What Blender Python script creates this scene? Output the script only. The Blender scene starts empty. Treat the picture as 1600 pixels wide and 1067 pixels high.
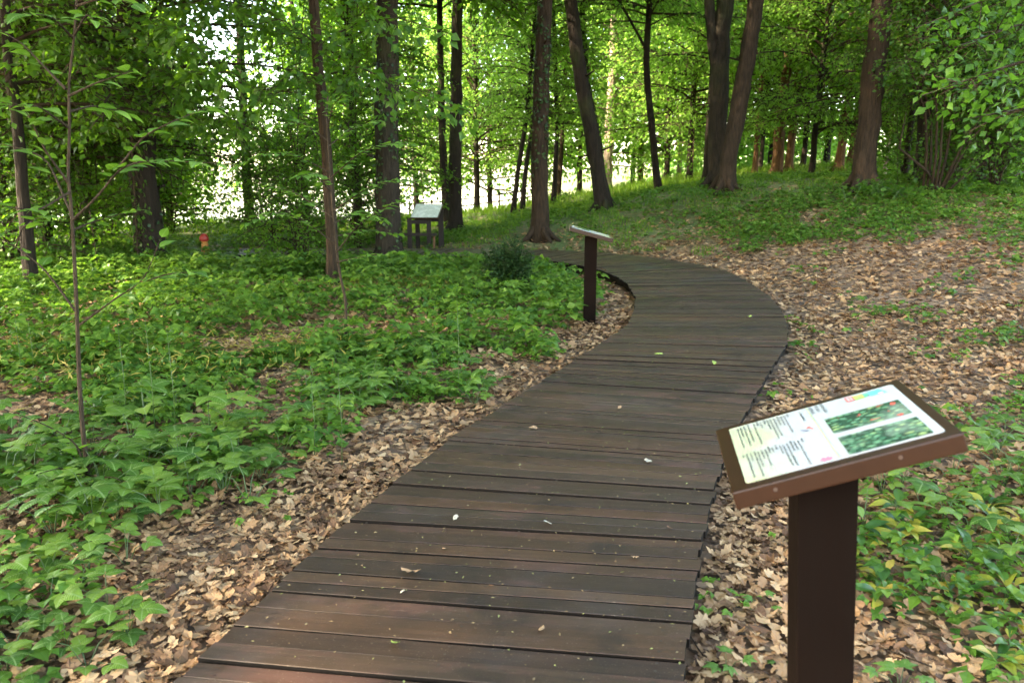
import bpy, math, random
import numpy as np
from mathutils import Vector, Matrix

# ---------------------------------------------------------------- camera, sky, sun, exposure
sc = bpy.context.scene
col = sc.collection
F = 1244.0 / 1600.0            # focal length in picture widths (28 mm)
EYE = 1.6
PITCH = math.radians(11.74)
SP, CP = math.sin(PITCH), math.cos(PITCH)
cam = bpy.data.cameras.new('camera')
cam_ob = bpy.data.objects.new('camera', cam)
col.objects.link(cam_ob)
cam.sensor_width = 36.0
cam.lens = 36.0 * F
cam.clip_start, cam.clip_end = 0.05, 3000.0
cam_ob.location = (0, 0, EYE)
cam_ob.rotation_euler = (math.radians(90) - PITCH, 0, 0)
cam.dof.use_dof = True
cam.dof.focus_distance = 4.6
cam.dof.aperture_fstop = 4.0
sc.camera = cam_ob

SUN_EL, SUN_ROT = math.radians(37), math.radians(-106)
world = bpy.data.worlds.new('World')
sc.world = world
world.use_nodes = True
wn = world.node_tree
sky = wn.nodes.new('ShaderNodeTexSky')
sky.sky_type = 'NISHITA'
sky.sun_disc = False
sky.sun_elevation, sky.sun_rotation = SUN_EL, SUN_ROT
sky.air_density, sky.dust_density, sky.ozone_density = 1.0, 1.2, 1.0
wn.links.new(sky.outputs[0], wn.nodes['Background'].inputs[0])
wn.nodes['Background'].inputs[1].default_value = 0.15
sun = bpy.data.lights.new('sun', 'SUN')
sun.energy = 3.4
sun.angle = math.radians(1.5)
sun.color = (1.0, 0.93, 0.82)
sun_ob = bpy.data.objects.new('sun', sun)
col.objects.link(sun_ob)
sdir = Vector((math.sin(SUN_ROT) * math.cos(SUN_EL), math.cos(SUN_ROT) * math.cos(SUN_EL), math.sin(SUN_EL)))
sun_ob.rotation_euler = sdir.to_track_quat('Z', 'Y').to_euler()
sun_ob.location = sdir * 60
vs = sc.view_settings
vs.view_transform, vs.look, vs.gamma, vs.use_curve_mapping = 'Standard', 'None', 1.0, False
vs.exposure = 3.85
vs.use_white_balance = True
vs.white_balance_temperature = 8200
vs.white_balance_tint = 10
cy = sc.cycles
cy.max_bounces, cy.diffuse_bounces, cy.glossy_bounces, cy.transmission_bounces = 9, 6, 3, 6
cy.use_denoising = True
cy.caustics_reflective = cy.caustics_refractive = False

RNG = np.random.default_rng(7)
random.seed(7)


# ---------------------------------------------------------------- helpers: picking, tagging, meshes
def at(px, py, Y):
    """the point on the sight line of photo pixel (px, py) that lies Y metres ahead"""
    u, v = (px - 800) / 1244.0, (533.5 - py) / 1244.0
    dy, dz = CP + v * SP, -SP + v * CP
    t = Y / dy
    return np.array([u * t, Y, EYE + dz * t])


def tag(o, label=None, cat=None, group=None, kind=None):
    if label: o['label'] = label
    if cat: o['category'] = cat
    if group: o['group'] = group
    if kind: o['kind'] = kind
    return o


def empty(name, loc, rz=0.0):
    o = bpy.data.objects.new(name, None)
    o.empty_display_size = 0.1
    o.location = loc
    o.rotation_euler = (0, 0, rz)
    col.objects.link(o)
    return o


class Geo:
    def __init__(self):
        self.v, self.f, self.m, self.s, self.n = [], [], [], [], 0

    def add(self, V, T, mat=0, smooth=False):
        V = np.asarray(V, float).reshape(-1, 3)
        T = np.asarray(T, np.int64).reshape(-1, 3)
        self.v.append(V)
        self.f.append(T + self.n)
        self.m.append(np.full(len(T), mat, np.int32))
        self.s.append(np.full(len(T), smooth, bool))
        self.n += len(V)

    def tube(self, P, R, sides=8, mat=0, cap=True, rough=0.0, ridge=0.0):
        P = np.asarray(P, float)
        R = np.broadcast_to(np.asarray(R, float), (len(P),))
        T = np.gradient(P, axis=0)
        T /= np.linalg.norm(T, axis=1)[:, None] + 1e-9
        ref = np.array([1.0, 0, 0]) if abs(T[:, 2]).mean() > 0.6 else np.array([0, 0, 1.0])
        A = np.cross(T, ref); A /= np.linalg.norm(A, axis=1)[:, None] + 1e-9
        B = np.cross(T, A)
        a = np.linspace(0, 2 * np.pi, sides, endpoint=False)
        rr = R[:, None] * (1 + rough * RNG.standard_normal((len(P), sides))) if rough else np.repeat(R[:, None], sides, 1)
        if ridge:
            rr = rr * (1 + ridge * (hash_noise(np.arange(sides)[None] * 1.7 + P[0, 0] * 3 + 20, np.arange(len(P))[:, None] * .45, 1.0, 3) * 2 - 1))
        V = P[:, None] + rr[..., None] * (np.cos(a)[None, :, None] * A[:, None] + np.sin(a)[None, :, None] * B[:, None])
        i = np.arange(len(P) - 1)[:, None] * sides
        j = np.arange(sides)[None]
        k = (j + 1) % sides
        q = np.stack([i + j, i + k, i + sides + k, i + sides + j], -1).reshape(-1, 4)
        tr = [q[:, [0, 1, 2]], q[:, [0, 2, 3]]]
        V = V.reshape(-1, 3)
        if cap:
            n = len(V)
            V = np.vstack([V, P[:1], P[-1:]])
            jj, kk = j[0], k[0]
            tr.append(np.stack([np.full(sides, n), kk, jj], 1))
            o = (len(P) - 1) * sides
            tr.append(np.stack([np.full(sides, n + 1), o + jj, o + kk], 1))
        self.add(V, np.vstack(tr), mat, True)

    def box(self, lo, hi, mat=0, M=None):
        x0, y0, z0 = lo; x1, y1, z1 = hi
        V = np.array([(x0, y0, z0), (x1, y0, z0), (x1, y1, z0), (x0, y1, z0), (x0, y0, z1), (x1, y0, z1), (x1, y1, z1), (x0, y1, z1)], float)
        if M is not None:
            V = V @ np.array(M)[:3, :3].T + np.array(M)[:3, 3]
        self.add(V, [(0, 2, 1), (0, 3, 2), (4, 5, 6), (4, 6, 7), (0, 1, 5), (0, 5, 4), (1, 2, 6), (1, 6, 5), (2, 3, 7), (2, 7, 6), (3, 0, 4), (3, 4, 7)], mat)

    def mesh(self, name, mats):
        me = bpy.data.meshes.new(name)
        V = np.vstack(self.v).astype(np.float32)
        T = np.vstack(self.f).astype(np.int32)
        me.vertices.add(len(V)); me.vertices.foreach_set('co', V.ravel())
        me.loops.add(T.size); me.loops.foreach_set('vertex_index', T.ravel())
        me.polygons.add(len(T)); me.polygons.foreach_set('loop_start', np.arange(0, T.size, 3, dtype=np.int32))
        me.polygons.foreach_set('material_index', np.concatenate(self.m))
        me.polygons.foreach_set('use_smooth', np.concatenate(self.s))
        for m in (mats if isinstance(mats, (list, tuple)) else [mats]):
            me.materials.append(m)
        me.update(calc_edges=True)
        return me

    def build(self, name, mats, parent=None, bevel=0.0):
        me = self.mesh(name, mats)
        if bevel:
            import bmesh
            bm = bmesh.new(); bm.from_mesh(me)
            bmesh.ops.dissolve_limit(bm, angle_limit=0.01, verts=bm.verts, edges=bm.edges)
            bmesh.ops.bevel(bm, geom=bm.edges[:] , offset=bevel, segments=2, profile=0.6, affect='EDGES')
            bm.to_mesh(me); bm.free()
        return obj(name, me, parent)


def obj(name, me, parent=None):
    o = bpy.data.objects.new(name, me)
    col.objects.link(o)
    if parent is not None: o.parent = parent
    return o


# ---------------------------------------------------------------- materials
def new_mat(name):
    m = bpy.data.materials.new(name)
    m.use_nodes = True
    t = m.node_tree
    b = t.nodes['Principled BSDF']
    return m, t, b


def N(t, typ, **kw):
    n = t.nodes.new(typ)
    for k, v in kw.items():
        if k.startswith('i_'):
            key = k[2:]
            n.inputs[int(key) if key.isdigit() else key.replace('_', ' ')].default_value = v
        else:
            setattr(n, k, v)
    return n


def ramp(t, fac, stops):
    r = t.nodes.new('ShaderNodeValToRGB')
    e = r.color_ramp.elements
    while len(e) < len(stops): e.new(0.5)
    for el, (p, c) in zip(e, stops):
        el.position = p
        el.color = (*c, 1)
    t.links.new(fac, r.inputs[0])
    return r.outputs[0]


def mix(t, fac, a, b, mode='MIX'):
    n = t.nodes.new('ShaderNodeMix')
    n.data_type = 'RGBA'; n.blend_type = mode
    for s, v in ((0, fac), (6, a), (7, b)):
        if hasattr(v, 'links'): t.links.new(v, n.inputs[s])
        elif s == 0: n.inputs[0].default_value = v
        else: n.inputs[s].default_value = (*v, 1)
    return n.outputs[2]


def noise(t, scale, vec=None, detail=4, rough=0.55):
    n = N(t, 'ShaderNodeTexNoise')
    n.inputs['Scale'].default_value = scale
    n.inputs['Detail'].default_value = detail
    n.inputs['Roughness'].default_value = rough
    if vec is not None: t.links.new(vec, n.inputs['Vector'])
    return n.outputs[0]


def mapped(t, scale, coord='Object', loc=None):
    tc = N(t, 'ShaderNodeTexCoord')
    mp = N(t, 'ShaderNodeMapping')
    mp.inputs['Scale'].default_value = scale
    t.links.new(tc.outputs[coord], mp.inputs[0])
    if loc is not None: t.links.new(loc, mp.inputs['Location'])
    return mp.outputs[0]


def bump(t, b, h, strength, dist):
    n = N(t, 'ShaderNodeBump')
    n.inputs['Strength'].default_value = strength
    n.inputs['Distance'].default_value = dist
    t.links.new(h, n.inputs['Height'])
    t.links.new(n.outputs[0], b.inputs['Normal'])


def leaf_mat(name, stops, trans=(0.10, 0.22, 0.02), tfac=0.38, rough=0.42, veins=False, per_object=False, blotch=None):
    m, t, b = new_mat(name)
    if per_object:
        rnd = N(t, 'ShaderNodeObjectInfo').outputs['Random']
    else:
        rnd = N(t, 'ShaderNodeNewGeometry').outputs['Random Per Island']
    c = ramp(t, rnd, stops)
    if veins:
        uv = N(t, 'ShaderNodeTexCoord').outputs['UV']
        sx = N(t, 'ShaderNodeSeparateXYZ'); t.links.new(uv, sx.inputs[0])
        ab = N(t, 'ShaderNodeMath', operation='ABSOLUTE'); t.links.new(sx.outputs[0], ab.inputs[0])
        ma = N(t, 'ShaderNodeMath', operation='MULTIPLY_ADD'); t.links.new(ab.outputs[0], ma.inputs[0])
        ma.inputs[1].default_value = -0.55; t.links.new(sx.outputs[1], ma.inputs[2])
        ml = N(t, 'ShaderNodeMath', operation='MULTIPLY'); t.links.new(ma.outputs[0], ml.inputs[0]); ml.inputs[1].default_value = 48
        si = N(t, 'ShaderNodeMath', operation='SINE'); t.links.new(ml.outputs[0], si.inputs[0])
        mid = N(t, 'ShaderNodeMath', operation='LESS_THAN'); t.links.new(ab.outputs[0], mid.inputs[0]); mid.inputs[1].default_value = 0.035
        v = ramp(t, si.outputs[0], [(0.55, (0, 0, 0)), (1.0, (0.45, 0.45, 0.45))])
        c = mix(t, v, c, (0.16, 0.27, 0.07))
        c = mix(t, mid.outputs[0], c, (0.17, 0.26, 0.09))
        bump(t, b, si.outputs[0], 0.35, 0.002)
    if blotch:
        nz = noise(t, 40 if veins else 25, N(t, 'ShaderNodeTexCoord').outputs['Object'], 3)
        f = ramp(t, nz, [(0.56, (0, 0, 0)), (0.66, (1, 1, 1))])
        c = mix(t, f, c, blotch)
    t.links.new(c, b.inputs['Base Color'])
    b.inputs['Roughness'].default_value = rough
    b.inputs['Specular IOR Level'].default_value = 0.22
    tr = N(t, 'ShaderNodeBsdfTranslucent')
    tc = mix(t, 0.55, c, trans)
    t.links.new(tc, tr.inputs[0])
    ms = N(t, 'ShaderNodeMixShader'); ms.inputs[0].default_value = tfac
    t.links.new(b.outputs[0], ms.inputs[1]); t.links.new(tr.outputs[0], ms.inputs[2])
    t.links.new(ms.outputs[0], t.nodes['Material Output'].inputs[0])
    return m


def bark_mat(name, dark, light, scale=1.0, moss=0.0):
    m, t, b = new_mat(name)
    vec = mapped(t, (14 * scale, 14 * scale, 2.2 * scale))
    n1 = noise(t, 1.6, vec, 6, 0.65)
    vo = N(t, 'ShaderNodeTexVoronoi', feature='DISTANCE_TO_EDGE'); vo.inputs['Scale'].default_value = 1.5
    t.links.new(vec, vo.inputs['Vector'])
    c = ramp(t, n1, [(0.3, dark), (0.7, light)])
    big = noise(t, 0.9, N(t, 'ShaderNodeTexCoord').outputs['Object'], 3)
    if moss:
        f = ramp(t, big, [(0.5, (0, 0, 0)), (0.7, (moss,) * 3)])
        c = mix(t, f, c, (0.05, 0.065, 0.018))
    t.links.new(c, b.inputs['Base Color'])
    b.inputs['Roughness'].default_value = 0.85
    b.inputs['Specular IOR Level'].default_value = 0.2
    h = N(t, 'ShaderNodeMath', operation='MULTIPLY_ADD'); t.links.new(vo.outputs[0], h.inputs[0]); h.inputs[1].default_value = 1.2
    t.links.new(n1, h.inputs[2])
    bump(t, b, h.outputs[0], 0.9, 0.03)
    return m


def wood_mat(name, cols, stain_sheen=None, rough=(0.35, 0.6), grain=1.0, per_object=True, axis='x', spec=0.5):
    m, t, b = new_mat(name)
    s = (2.0, 40, 40) if axis == 'x' else (40, 40, 2.0)
    rnd = N(t, 'ShaderNodeObjectInfo').outputs['Random']
    off = N(t, 'ShaderNodeVectorMath', operation='SCALE')
    off.inputs[0].default_value = (37, 11, 5)
    t.links.new(rnd, off.inputs['Scale'])
    vec = mapped(t, s, loc=off.outputs[0])
    g = noise(t, grain, vec, 8, 0.72)
    blot = noise(t, 3.2, mapped(t, (1, 2.2, 1), loc=off.outputs[0]), 4, 0.6)
    base = ramp(t, rnd, [(i / max(1, len(cols) - 1), c) for i, c in enumerate(cols)])
    c = mix(t, ramp(t, g, [(0.3, (0, 0, 0)), (0.75, (1, 1, 1))]), mix(t, 0.55, base, (0.006, 0.004, 0.003)), base)
    if stain_sheen:
        r2 = N(t, 'ShaderNodeMath', operation='FRACT')
        r3 = N(t, 'ShaderNodeMath', operation='MULTIPLY'); t.links.new(rnd, r3.inputs[0]); r3.inputs[1].default_value = 17.31
        t.links.new(r3.outputs[0], r2.inputs[0])
        ad = N(t, 'ShaderNodeMath', operation='MULTIPLY_ADD'); t.links.new(r2.outputs[0], ad.inputs[0]); ad.inputs[1].default_value = 0.30
        t.links.new(blot, ad.inputs[2])
        c = mix(t, ramp(t, ad.outputs[0], [(0.76, (0, 0, 0)), (0.88, (0.5, 0.5, 0.5))]), c, mix(t, g, (0.03, 0.014, 0.010), stain_sheen[0]))
        b2 = noise(t, 1.1, N(t, 'ShaderNodeNewGeometry').outputs['Position'], 5, 0.6)
        c = mix(t, ramp(t, b2, [(0.54, (0, 0, 0)), (0.74, (0.4, 0.4, 0.4))]), c, stain_sheen[1])  # bluish grey weathering that also paints in the sky sheen
        sp = noise(t, 160, N(t, 'ShaderNodeNewGeometry').outputs['Position'], 2, 0.5)
        c = mix(t, ramp(t, sp, [(0.66, (0, 0, 0)), (0.74, (0.7, 0.7, 0.7))]), c, (0.17, 0.13, 0.09))
        b3 = noise(t, 2.4, N(t, 'ShaderNodeNewGeometry').outputs['Position'], 6, 0.65)
        c = mix(t, ramp(t, b3, [(0.54, (0, 0, 0)), (0.68, (0.65, 0.65, 0.65))]), c, (0.014, 0.010, 0.008))
    t.links.new(c, b.inputs['Base Color'])
    rr = N(t, 'ShaderNodeMapRange'); t.links.new(blot, rr.inputs[0])
    rr.inputs[1].default_value, rr.inputs[2].default_value = 0.3, 0.7
    rr.inputs[3].default_value, rr.inputs[4].default_value = rough
    t.links.new(rr.outputs[0], b.inputs['Roughness'])
    b.inputs['Specular IOR Level'].default_value = spec
    bump(t, b, g, 0.45, 0.004)
    return m


def flat_mat(name, c, rough=0.5, spec=0.5):
    m, t, b = new_mat(name)
    t.links.new(ramp(t, noise(t, 30, N(t, 'ShaderNodeTexCoord').outputs['Object'], 3), [(0.3, tuple(x * 0.88 for x in c)), (0.7, c)]), b.inputs['Base Color'])
    b.inputs['Roughness'].default_value = rough
    b.inputs['Specular IOR Level'].default_value = spec
    return m


G1, G2, G3 = (0.028, 0.085, 0.010), (0.048, 0.130, 0.016), (0.085, 0.180, 0.026)
M = {}
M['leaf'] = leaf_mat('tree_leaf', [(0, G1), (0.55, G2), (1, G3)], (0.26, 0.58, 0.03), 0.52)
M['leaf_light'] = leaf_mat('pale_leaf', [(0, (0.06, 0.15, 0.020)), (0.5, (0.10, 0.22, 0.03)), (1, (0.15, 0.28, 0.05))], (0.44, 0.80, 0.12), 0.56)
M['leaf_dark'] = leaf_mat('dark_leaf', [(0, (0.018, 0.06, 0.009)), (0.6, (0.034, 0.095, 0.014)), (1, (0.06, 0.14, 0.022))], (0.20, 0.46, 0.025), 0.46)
M['box_leaf'] = leaf_mat('box_leaf', [(0, (0.008, 0.026, 0.007)), (0.7, (0.015, 0.042, 0.010)), (1, (0.03, 0.07, 0.016))], (0.04, 0.10, 0.01), 0.2, 0.35)
M['ivy'] = leaf_mat('ivy_leaf', [(0, (0.012, 0.034, 0.008)), (0.7, (0.025, 0.06, 0.014)), (1, (0.05, 0.08, 0.02))], (0.06, 0.14, 0.01), 0.22, 0.35)
M['herb'] = leaf_mat('herb_leaf', [(0, (0.028, 0.085, 0.014)), (0.55, (0.070, 0.150, 0.020)), (1, (0.135, 0.225, 0.034))], (0.18, 0.40, 0.03), 0.38)
M['herb_near'] = leaf_mat('bramble_leaf', [(0, (0.026, 0.082, 0.014)), (0.55, (0.070, 0.150, 0.020)), (1, (0.140, 0.23, 0.034))], (0.18, 0.40, 0.03), 0.36, 0.45, True, True)
M['sapling'] = leaf_mat('sapling_leaf', [(0, (0.034, 0.105, 0.014)), (0.5, (0.07, 0.175, 0.022)), (1, (0.13, 0.25, 0.04))], (0.22, 0.46, 0.03), 0.45, 0.5, True, True)
M['lily'] = leaf_mat('glossy_leaf', [(0, (0.018, 0.065, 0.012)), (0.6, (0.038, 0.11, 0.018)), (1, (0.075, 0.16, 0.026))], (0.15, 0.3, 0.02), 0.3, 0.32, False, True)
M['lily_y'] = leaf_mat('yellowing_leaf', [(0, (0.20, 0.24, 0.03)), (0.5, (0.34, 0.32, 0.045)), (1, (0.42, 0.30, 0.06))], (0.4, 0.36, 0.03), 0.32, 0.4, False, True, (0.22, 0.11, 0.04))
M['maple_seedling'] = leaf_mat('lime_green_leaf', [(0, (0.08, 0.19, 0.03)), (1, (0.12, 0.24, 0.04))], (0.2, 0.38, 0.04), 0.35, 0.42, True, True)
M['litter'] = leaf_mat('dry_leaf', [(0, (0.07, 0.034, 0.018)), (0.22, (0.16, 0.082, 0.043)), (0.5, (0.30, 0.165, 0.080)), (0.85, (0.41, 0.243, 0.122)), (1, (0.48, 0.31, 0.168))], (0.2, 0.1, 0.05), 0.12, 0.62, blotch=None)
M['grass'] = leaf_mat('grass_blade', [(0, (0.06, 0.14, 0.016)), (0.6, (0.11, 0.22, 0.024)), (1, (0.20, 0.30, 0.05))], (0.3, 0.5, 0.03), 0.45, 0.5)
M['yellow'] = leaf_mat('yellow_tendril', [(0, (0.16, 0.15, 0.03)), (0.6, (0.30, 0.25, 0.05)), (1, (0.38, 0.27, 0.08))], (0.3, 0.25, 0.03), 0.3, 0.6)
M['bark'] = bark_mat('dark_bark', (0.007, 0.0045, 0.003), (0.026, 0.0175, 0.0115), 1.0, 0.5)
M['bark_grey'] = bark_mat('grey_bark', (0.010, 0.0075, 0.005), (0.038, 0.028, 0.019), 1.2, 0.35)
M['bark_brown'] = bark_mat('brown_bark', (0.011, 0.0065, 0.0035), (0.045, 0.027, 0.015), 1.1)
M['bark_pine'] = bark_mat('orange_pine_bark', (0.045, 0.023, 0.013), (0.20, 0.10, 0.05), 0.9)
M['bark_pale'] = bark_mat('pale_pine_bark', (0.16, 0.11, 0.08), (0.42, 0.32, 0.25), 0.9)
M['twig'] = bark_mat('twig_bark', (0.022, 0.014, 0.008), (0.075, 0.050, 0.030), 3.0)
M['stem'] = flat_mat('green_stem', (0.045, 0.085, 0.02), 0.5)
M['plank'] = wood_mat('stained_plank', [(0.074, 0.038, 0.021), (0.042, 0.023, 0.014), (0.088, 0.047, 0.026), (0.055, 0.033, 0.021), (0.084, 0.040, 0.022), (0.040, 0.023, 0.014), (0.068, 0.040, 0.026)],
                      [(0.135, 0.058, 0.042), (0.058, 0.057, 0.060)], (0.38, 0.60), spec=.30)  # reddish stain, then weathered grey doubling as painted sky sheen
M['bearer'] = wood_mat('dark_bearer', [(0.022, 0.015, 0.010), (0.030, 0.020, 0.014)], None, (0.75, 0.9), spec=.1)
M['gap_shade'] = wood_mat('gap_shade_plank_side', [(0.007, 0.005, 0.0035), (0.010, 0.007, 0.005)], None, (0.75, 0.9), spec=.1)  # near-black painted in so the gaps between planks read as shade
M['post'] = wood_mat('dark_brown_post', [(0.0062, 0.0025, 0.0013), (0.0048, 0.0020, 0.0011)], None, (0.7, 0.85), 1.0, True, 'z', .05)
M['frame'] = flat_mat('brown_frame_paint', (0.028, 0.0098, 0.0042), 0.36, .28)
M['weathered'] = wood_mat('weathered_dark_wood', [(0.022, 0.015, 0.012), (0.03, 0.02, 0.016)], None, (0.6, 0.75), 1.0, True, 'z', .2)

# ---------------------------------------------------------------- terrain
CTRL = np.array([
    (-9, 0, 0), (-3, 0, 0), (0, 0, 0), (2, 0, 0), (5, 0, .08), (9, 0, .3), (-8, 5, 0), (-4, 6, 0), (1, 4, 0), (2.5, 4, 0), (-1, 3, 0), (1, 9, 0), (0, 12, 0), (-5, 12, 0),
    (-11, 12, 0), (3.6, 9, .02), (3.9, 12, .10), (3, 14.8, .10), (1, 17, .05), (-2, 17.2, 0), (-6, 17, 0), (-9, 16, 0),
    (6, 6, .15), (9, 6, .45), (6, 10, .3), (9, 10, .7), (9, 14, 1.0), (5.2, 14.5, .5), (5.1, 19.5, 1.42), (7.6, 17, 1.38), (11.6, 18, 1.3), (12, 25, 1.45),
    (2.25, 20, .80), (.6, 17.8, .34), (4.2, 23, 1.14), (.1, 24, .52), (-1.4, 21, .2), (-7, 22, .12), (-1.8, 28, .28), (-8.5, 27, .12), (-16, 27, -.5), (-18, 16, -.3),
    (5.5, 33, 1.3), (7.6, 33, 1.6), (10.8, 33, 1.86), (18, 33, 2.1), (2, 34, .6), (-3, 36, -.6), (-12, 36, -1.4), (-5, 46, -2.6), (-20, 45, -2.7), (4, 46, -1.2), (10, 46, 1.2), (18, 46, 2.2),
    (30, 46, 2.6), (14, 60, 1.8), (-10, 60, -3), (2, 60, -2.8), (30, 25, 2.3), (28, 10, 1.8), (22, 0, 1.4), (-25, 0, -.1), (-28, 30, -1.4), (16, 10, 1.2), (14, 3, .8), (-14, 5, -.1)], float)


def _tps(r2):
    return 0.5 * r2 * np.log(r2 + 1e-9)


_n = len(CTRL)
_K = _tps(((CTRL[:, None, :2] - CTRL[None, :, :2]) ** 2).sum(-1)) + np.eye(_n) * 0.6
_P = np.hstack([np.ones((_n, 1)), CTRL[:, :2]])
_A = np.block([[_K, _P], [_P.T, np.zeros((3, 3))]])
_W = np.linalg.solve(_A, np.concatenate([CTRL[:, 2], np.zeros(3)]))


def gz(x, y):
    x = np.atleast_1d(np.asarray(x, float)); y = np.atleast_1d(np.asarray(y, float))
    sh = x.shape
    X = np.clip(x.ravel(), -28, 30); Y = np.clip(y.ravel(), -2, 60)
    out = np.empty(len(X))
    for a in range(0, len(X), 20000):
        d = (X[a:a + 20000, None] - CTRL[None, :, 0]) ** 2 + (Y[a:a + 20000, None] - CTRL[None, :, 1]) ** 2
        out[a:a + 20000] = _tps(d) @ _W[:_n] + _W[_n] + X[a:a + 20000] * _W[_n + 1] + Y[a:a + 20000] * _W[_n + 2]
    return out.reshape(sh)


def g1(x, y): return float(gz(x, y)[0])


def hash_noise(x, y, s, seed=0):
    """smooth value noise on numpy arrays"""
    x = np.asarray(x) / s + 100.5; y = np.asarray(y) / s + 100.5
    r = np.random.default_rng(1000 + seed).random((256, 256))
    xi, yi = np.floor(x).astype(int), np.floor(y).astype(int)
    fx, fy = x - xi, y - yi
    fx, fy = fx * fx * (3 - 2 * fx), fy * fy * (3 - 2 * fy)
    g = lambda a, b: r[a % 256, b % 256]
    return (g(xi, yi) * (1 - fx) + g(xi + 1, yi) * fx) * (1 - fy) + (g(xi, yi + 1) * (1 - fx) + g(xi + 1, yi + 1) * fx) * fy


# deck edges: left / right pairs in metres along the walkway
DL = np.array([(-1.56, .0), (-1.28, 1.0), (-1.0, 2.14), (-.74, 3.17), (-.37, 4.34), (.27, 5.79), (.85, 7.14), (1.17, 7.94), (1.37, 8.84), (1.53, 9.75), (1.61, 11.0), (1.58, 11.8), (1.42, 12.7), (1.1, 13.5), (.6, 14.2),
               (-.2, 14.75), (-1.2, 15.05), (-3, 15.2), (-5.6, 15.2)])
DR = np.array([(-.12, -.2), (.15, .8), (.46, 1.93), (.76, 2.98), (1.12, 4.02), (1.73, 5.42), (2.45, 6.95), (2.80, 7.95), (3.03, 8.84), (3.22, 9.85), (3.36, 11.2), (3.42, 12.5), (3.2, 13.5), (2.6, 14.8), (1.7, 15.75),
               (.6, 16.3), (-.8, 16.55), (-3, 16.65), (-5.6, 16.65)])
DECK_Z = 0.125


def poly_dist(px, py, C):
    d = np.full(np.shape(px), 1e9)
    for (ax, ay), (bx, by) in zip(C[:-1], C[1:]):
        L2 = (bx - ax) ** 2 + (by - ay) ** 2
        t = np.clip(((px - ax) * (bx - ax) + (py - ay) * (by - ay)) / L2, 0, 1)
        d = np.minimum(d, np.hypot(px - ax - t * (bx - ax), py - ay - t * (by - ay)))
    return d


def in_deck(px, py):
    P = np.vstack([DL, DR[::-1]])
    ins = np.zeros(np.shape(px), bool)
    j = len(P) - 1
    for i in range(len(P)):
        xi, yi = P[i]; xj, yj = P[j]
        c = ((yi > py) != (yj > py)) & (px < (xj - xi) * (py - yi) / (yj - yi + 1e-12) + xi)
        ins ^= c
        j = i
    return ins


def is_left(px, py):
    """left (inner) side of the walkway"""
    lx = np.interp(py, DL[:15, 1], DL[:15, 0])
    return (px < lx) & (py < 15.1)


def sstep(a, b, x):
    t = np.clip((x - a) / (b - a), 0, 1)
    return t * t * (3 - 2 * t)


def herb_density(x, y):
    """0..1 cover of low green plants"""
    dl, dr = poly_dist(x, y, DL), poly_dist(x, y, DR)
    left = is_left(x, y)
    n = 0.6 * hash_noise(x, y, 0.55, 1) + 0.4 * hash_noise(x, y, 0.22, 2)
    a = sstep(0.12, 1.0, dl) * (0.55 + 0.45 * sstep(4.2, 6.0, y)) * sstep(0.31, 0.55, n)
    bare = np.exp(-(((x + 1.35) / .75) ** 2 + ((y - 3.1) / .42) ** 2)) + np.exp(-(((x + 3.5) / .55) ** 2 + ((y - 5.0) / .4) ** 2))
    a = a * (1 - 0.85 * np.clip(bare, 0, 1))
    w = np.interp(y, [0, 4, 6, 8, 10, 12, 13, 14.2], [1.2, 1.4, 1.6, 2.6, 3.7, 4.0, 3.0, 1.2])
    b = sstep(w - 0.6, w + 1.2, dr) * sstep(0.22, 0.48, n) + 0.30 * (n > 0.64)
    lush = np.exp(-(((x - 2.0) / .65) ** 2 + ((y - 2.7) / .95) ** 2))
    b = np.clip(b + lush * 1.1 * sstep(0.25, 0.45, n), 0, 1)
    return np.where(in_deck(x, y), 0, np.where(left, a, b))


gx = np.unique(np.concatenate([np.linspace(-900, -40, 12), np.linspace(-40, -10, 46), np.arange(-10, 11, .16), np.linspace(11, 40, 46), np.linspace(40, 900, 12)]))
gy = np.unique(np.concatenate([np.linspace(-300, -4, 8), np.arange(-4, 19, .16), np.linspace(19, 64, 80), np.linspace(64, 1500, 14)]))
GX, GY = np.meshgrid(gx, gy)
GZ = gz(GX, GY) + 0.05 * (hash_noise(GX, GY, 0.9, 5) - 0.5) * sstep(0.1, 0.6, np.minimum(poly_dist(GX, GY, DL), poly_dist(GX, GY, DR))) + 0.02 * (hash_noise(GX, GY, 0.3, 6) - 0.5)
GZ = np.where(in_deck(GX, GY), np.minimum(GZ, DECK_Z - 0.14), GZ) - 0.012
nx, ny = len(gx), len(gy)
idx = (np.arange(ny - 1)[:, None] * nx + np.arange(nx - 1)[None]).ravel()
gt = np.vstack([np.stack([idx, idx + 1, idx + nx + 1], 1), np.stack([idx, idx + nx + 1, idx + nx], 1)])
g = Geo(); g.add(np.stack([GX.ravel(), GY.ravel(), GZ.ravel()], 1), gt, 0, True)
m, t, b = new_mat('forest_soil')
pos = N(t, 'ShaderNodeTexCoord').outputs['Object']
vo = N(t, 'ShaderNodeTexVoronoi'); vo.inputs['Scale'].default_value = 16
wv = N(t, 'ShaderNodeVectorMath', operation='ADD')
nzc = N(t, 'ShaderNodeTexNoise'); nzc.inputs['Scale'].default_value = 9
t.links.new(pos, nzc.inputs['Vector']); t.links.new(pos, wv.inputs[0])
sc_ = N(t, 'ShaderNodeVectorMath', operation='SCALE'); sc_.inputs['Scale'].default_value = 0.12
t.links.new(nzc.outputs[1], sc_.inputs[0]); t.links.new(sc_.outputs[0], wv.inputs[1]); t.links.new(wv.outputs[0], vo.inputs['Vector'])
sepc = N(t, 'ShaderNodeSeparateColor'); t.links.new(vo.outputs['Color'], sepc.inputs[0])
c1 = ramp(t, sepc.outputs[0], [(0, (0.04, 0.021, 0.011)), (0.5, (0.15, 0.084, 0.044)), (1, (0.30, 0.18, 0.10))])
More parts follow.
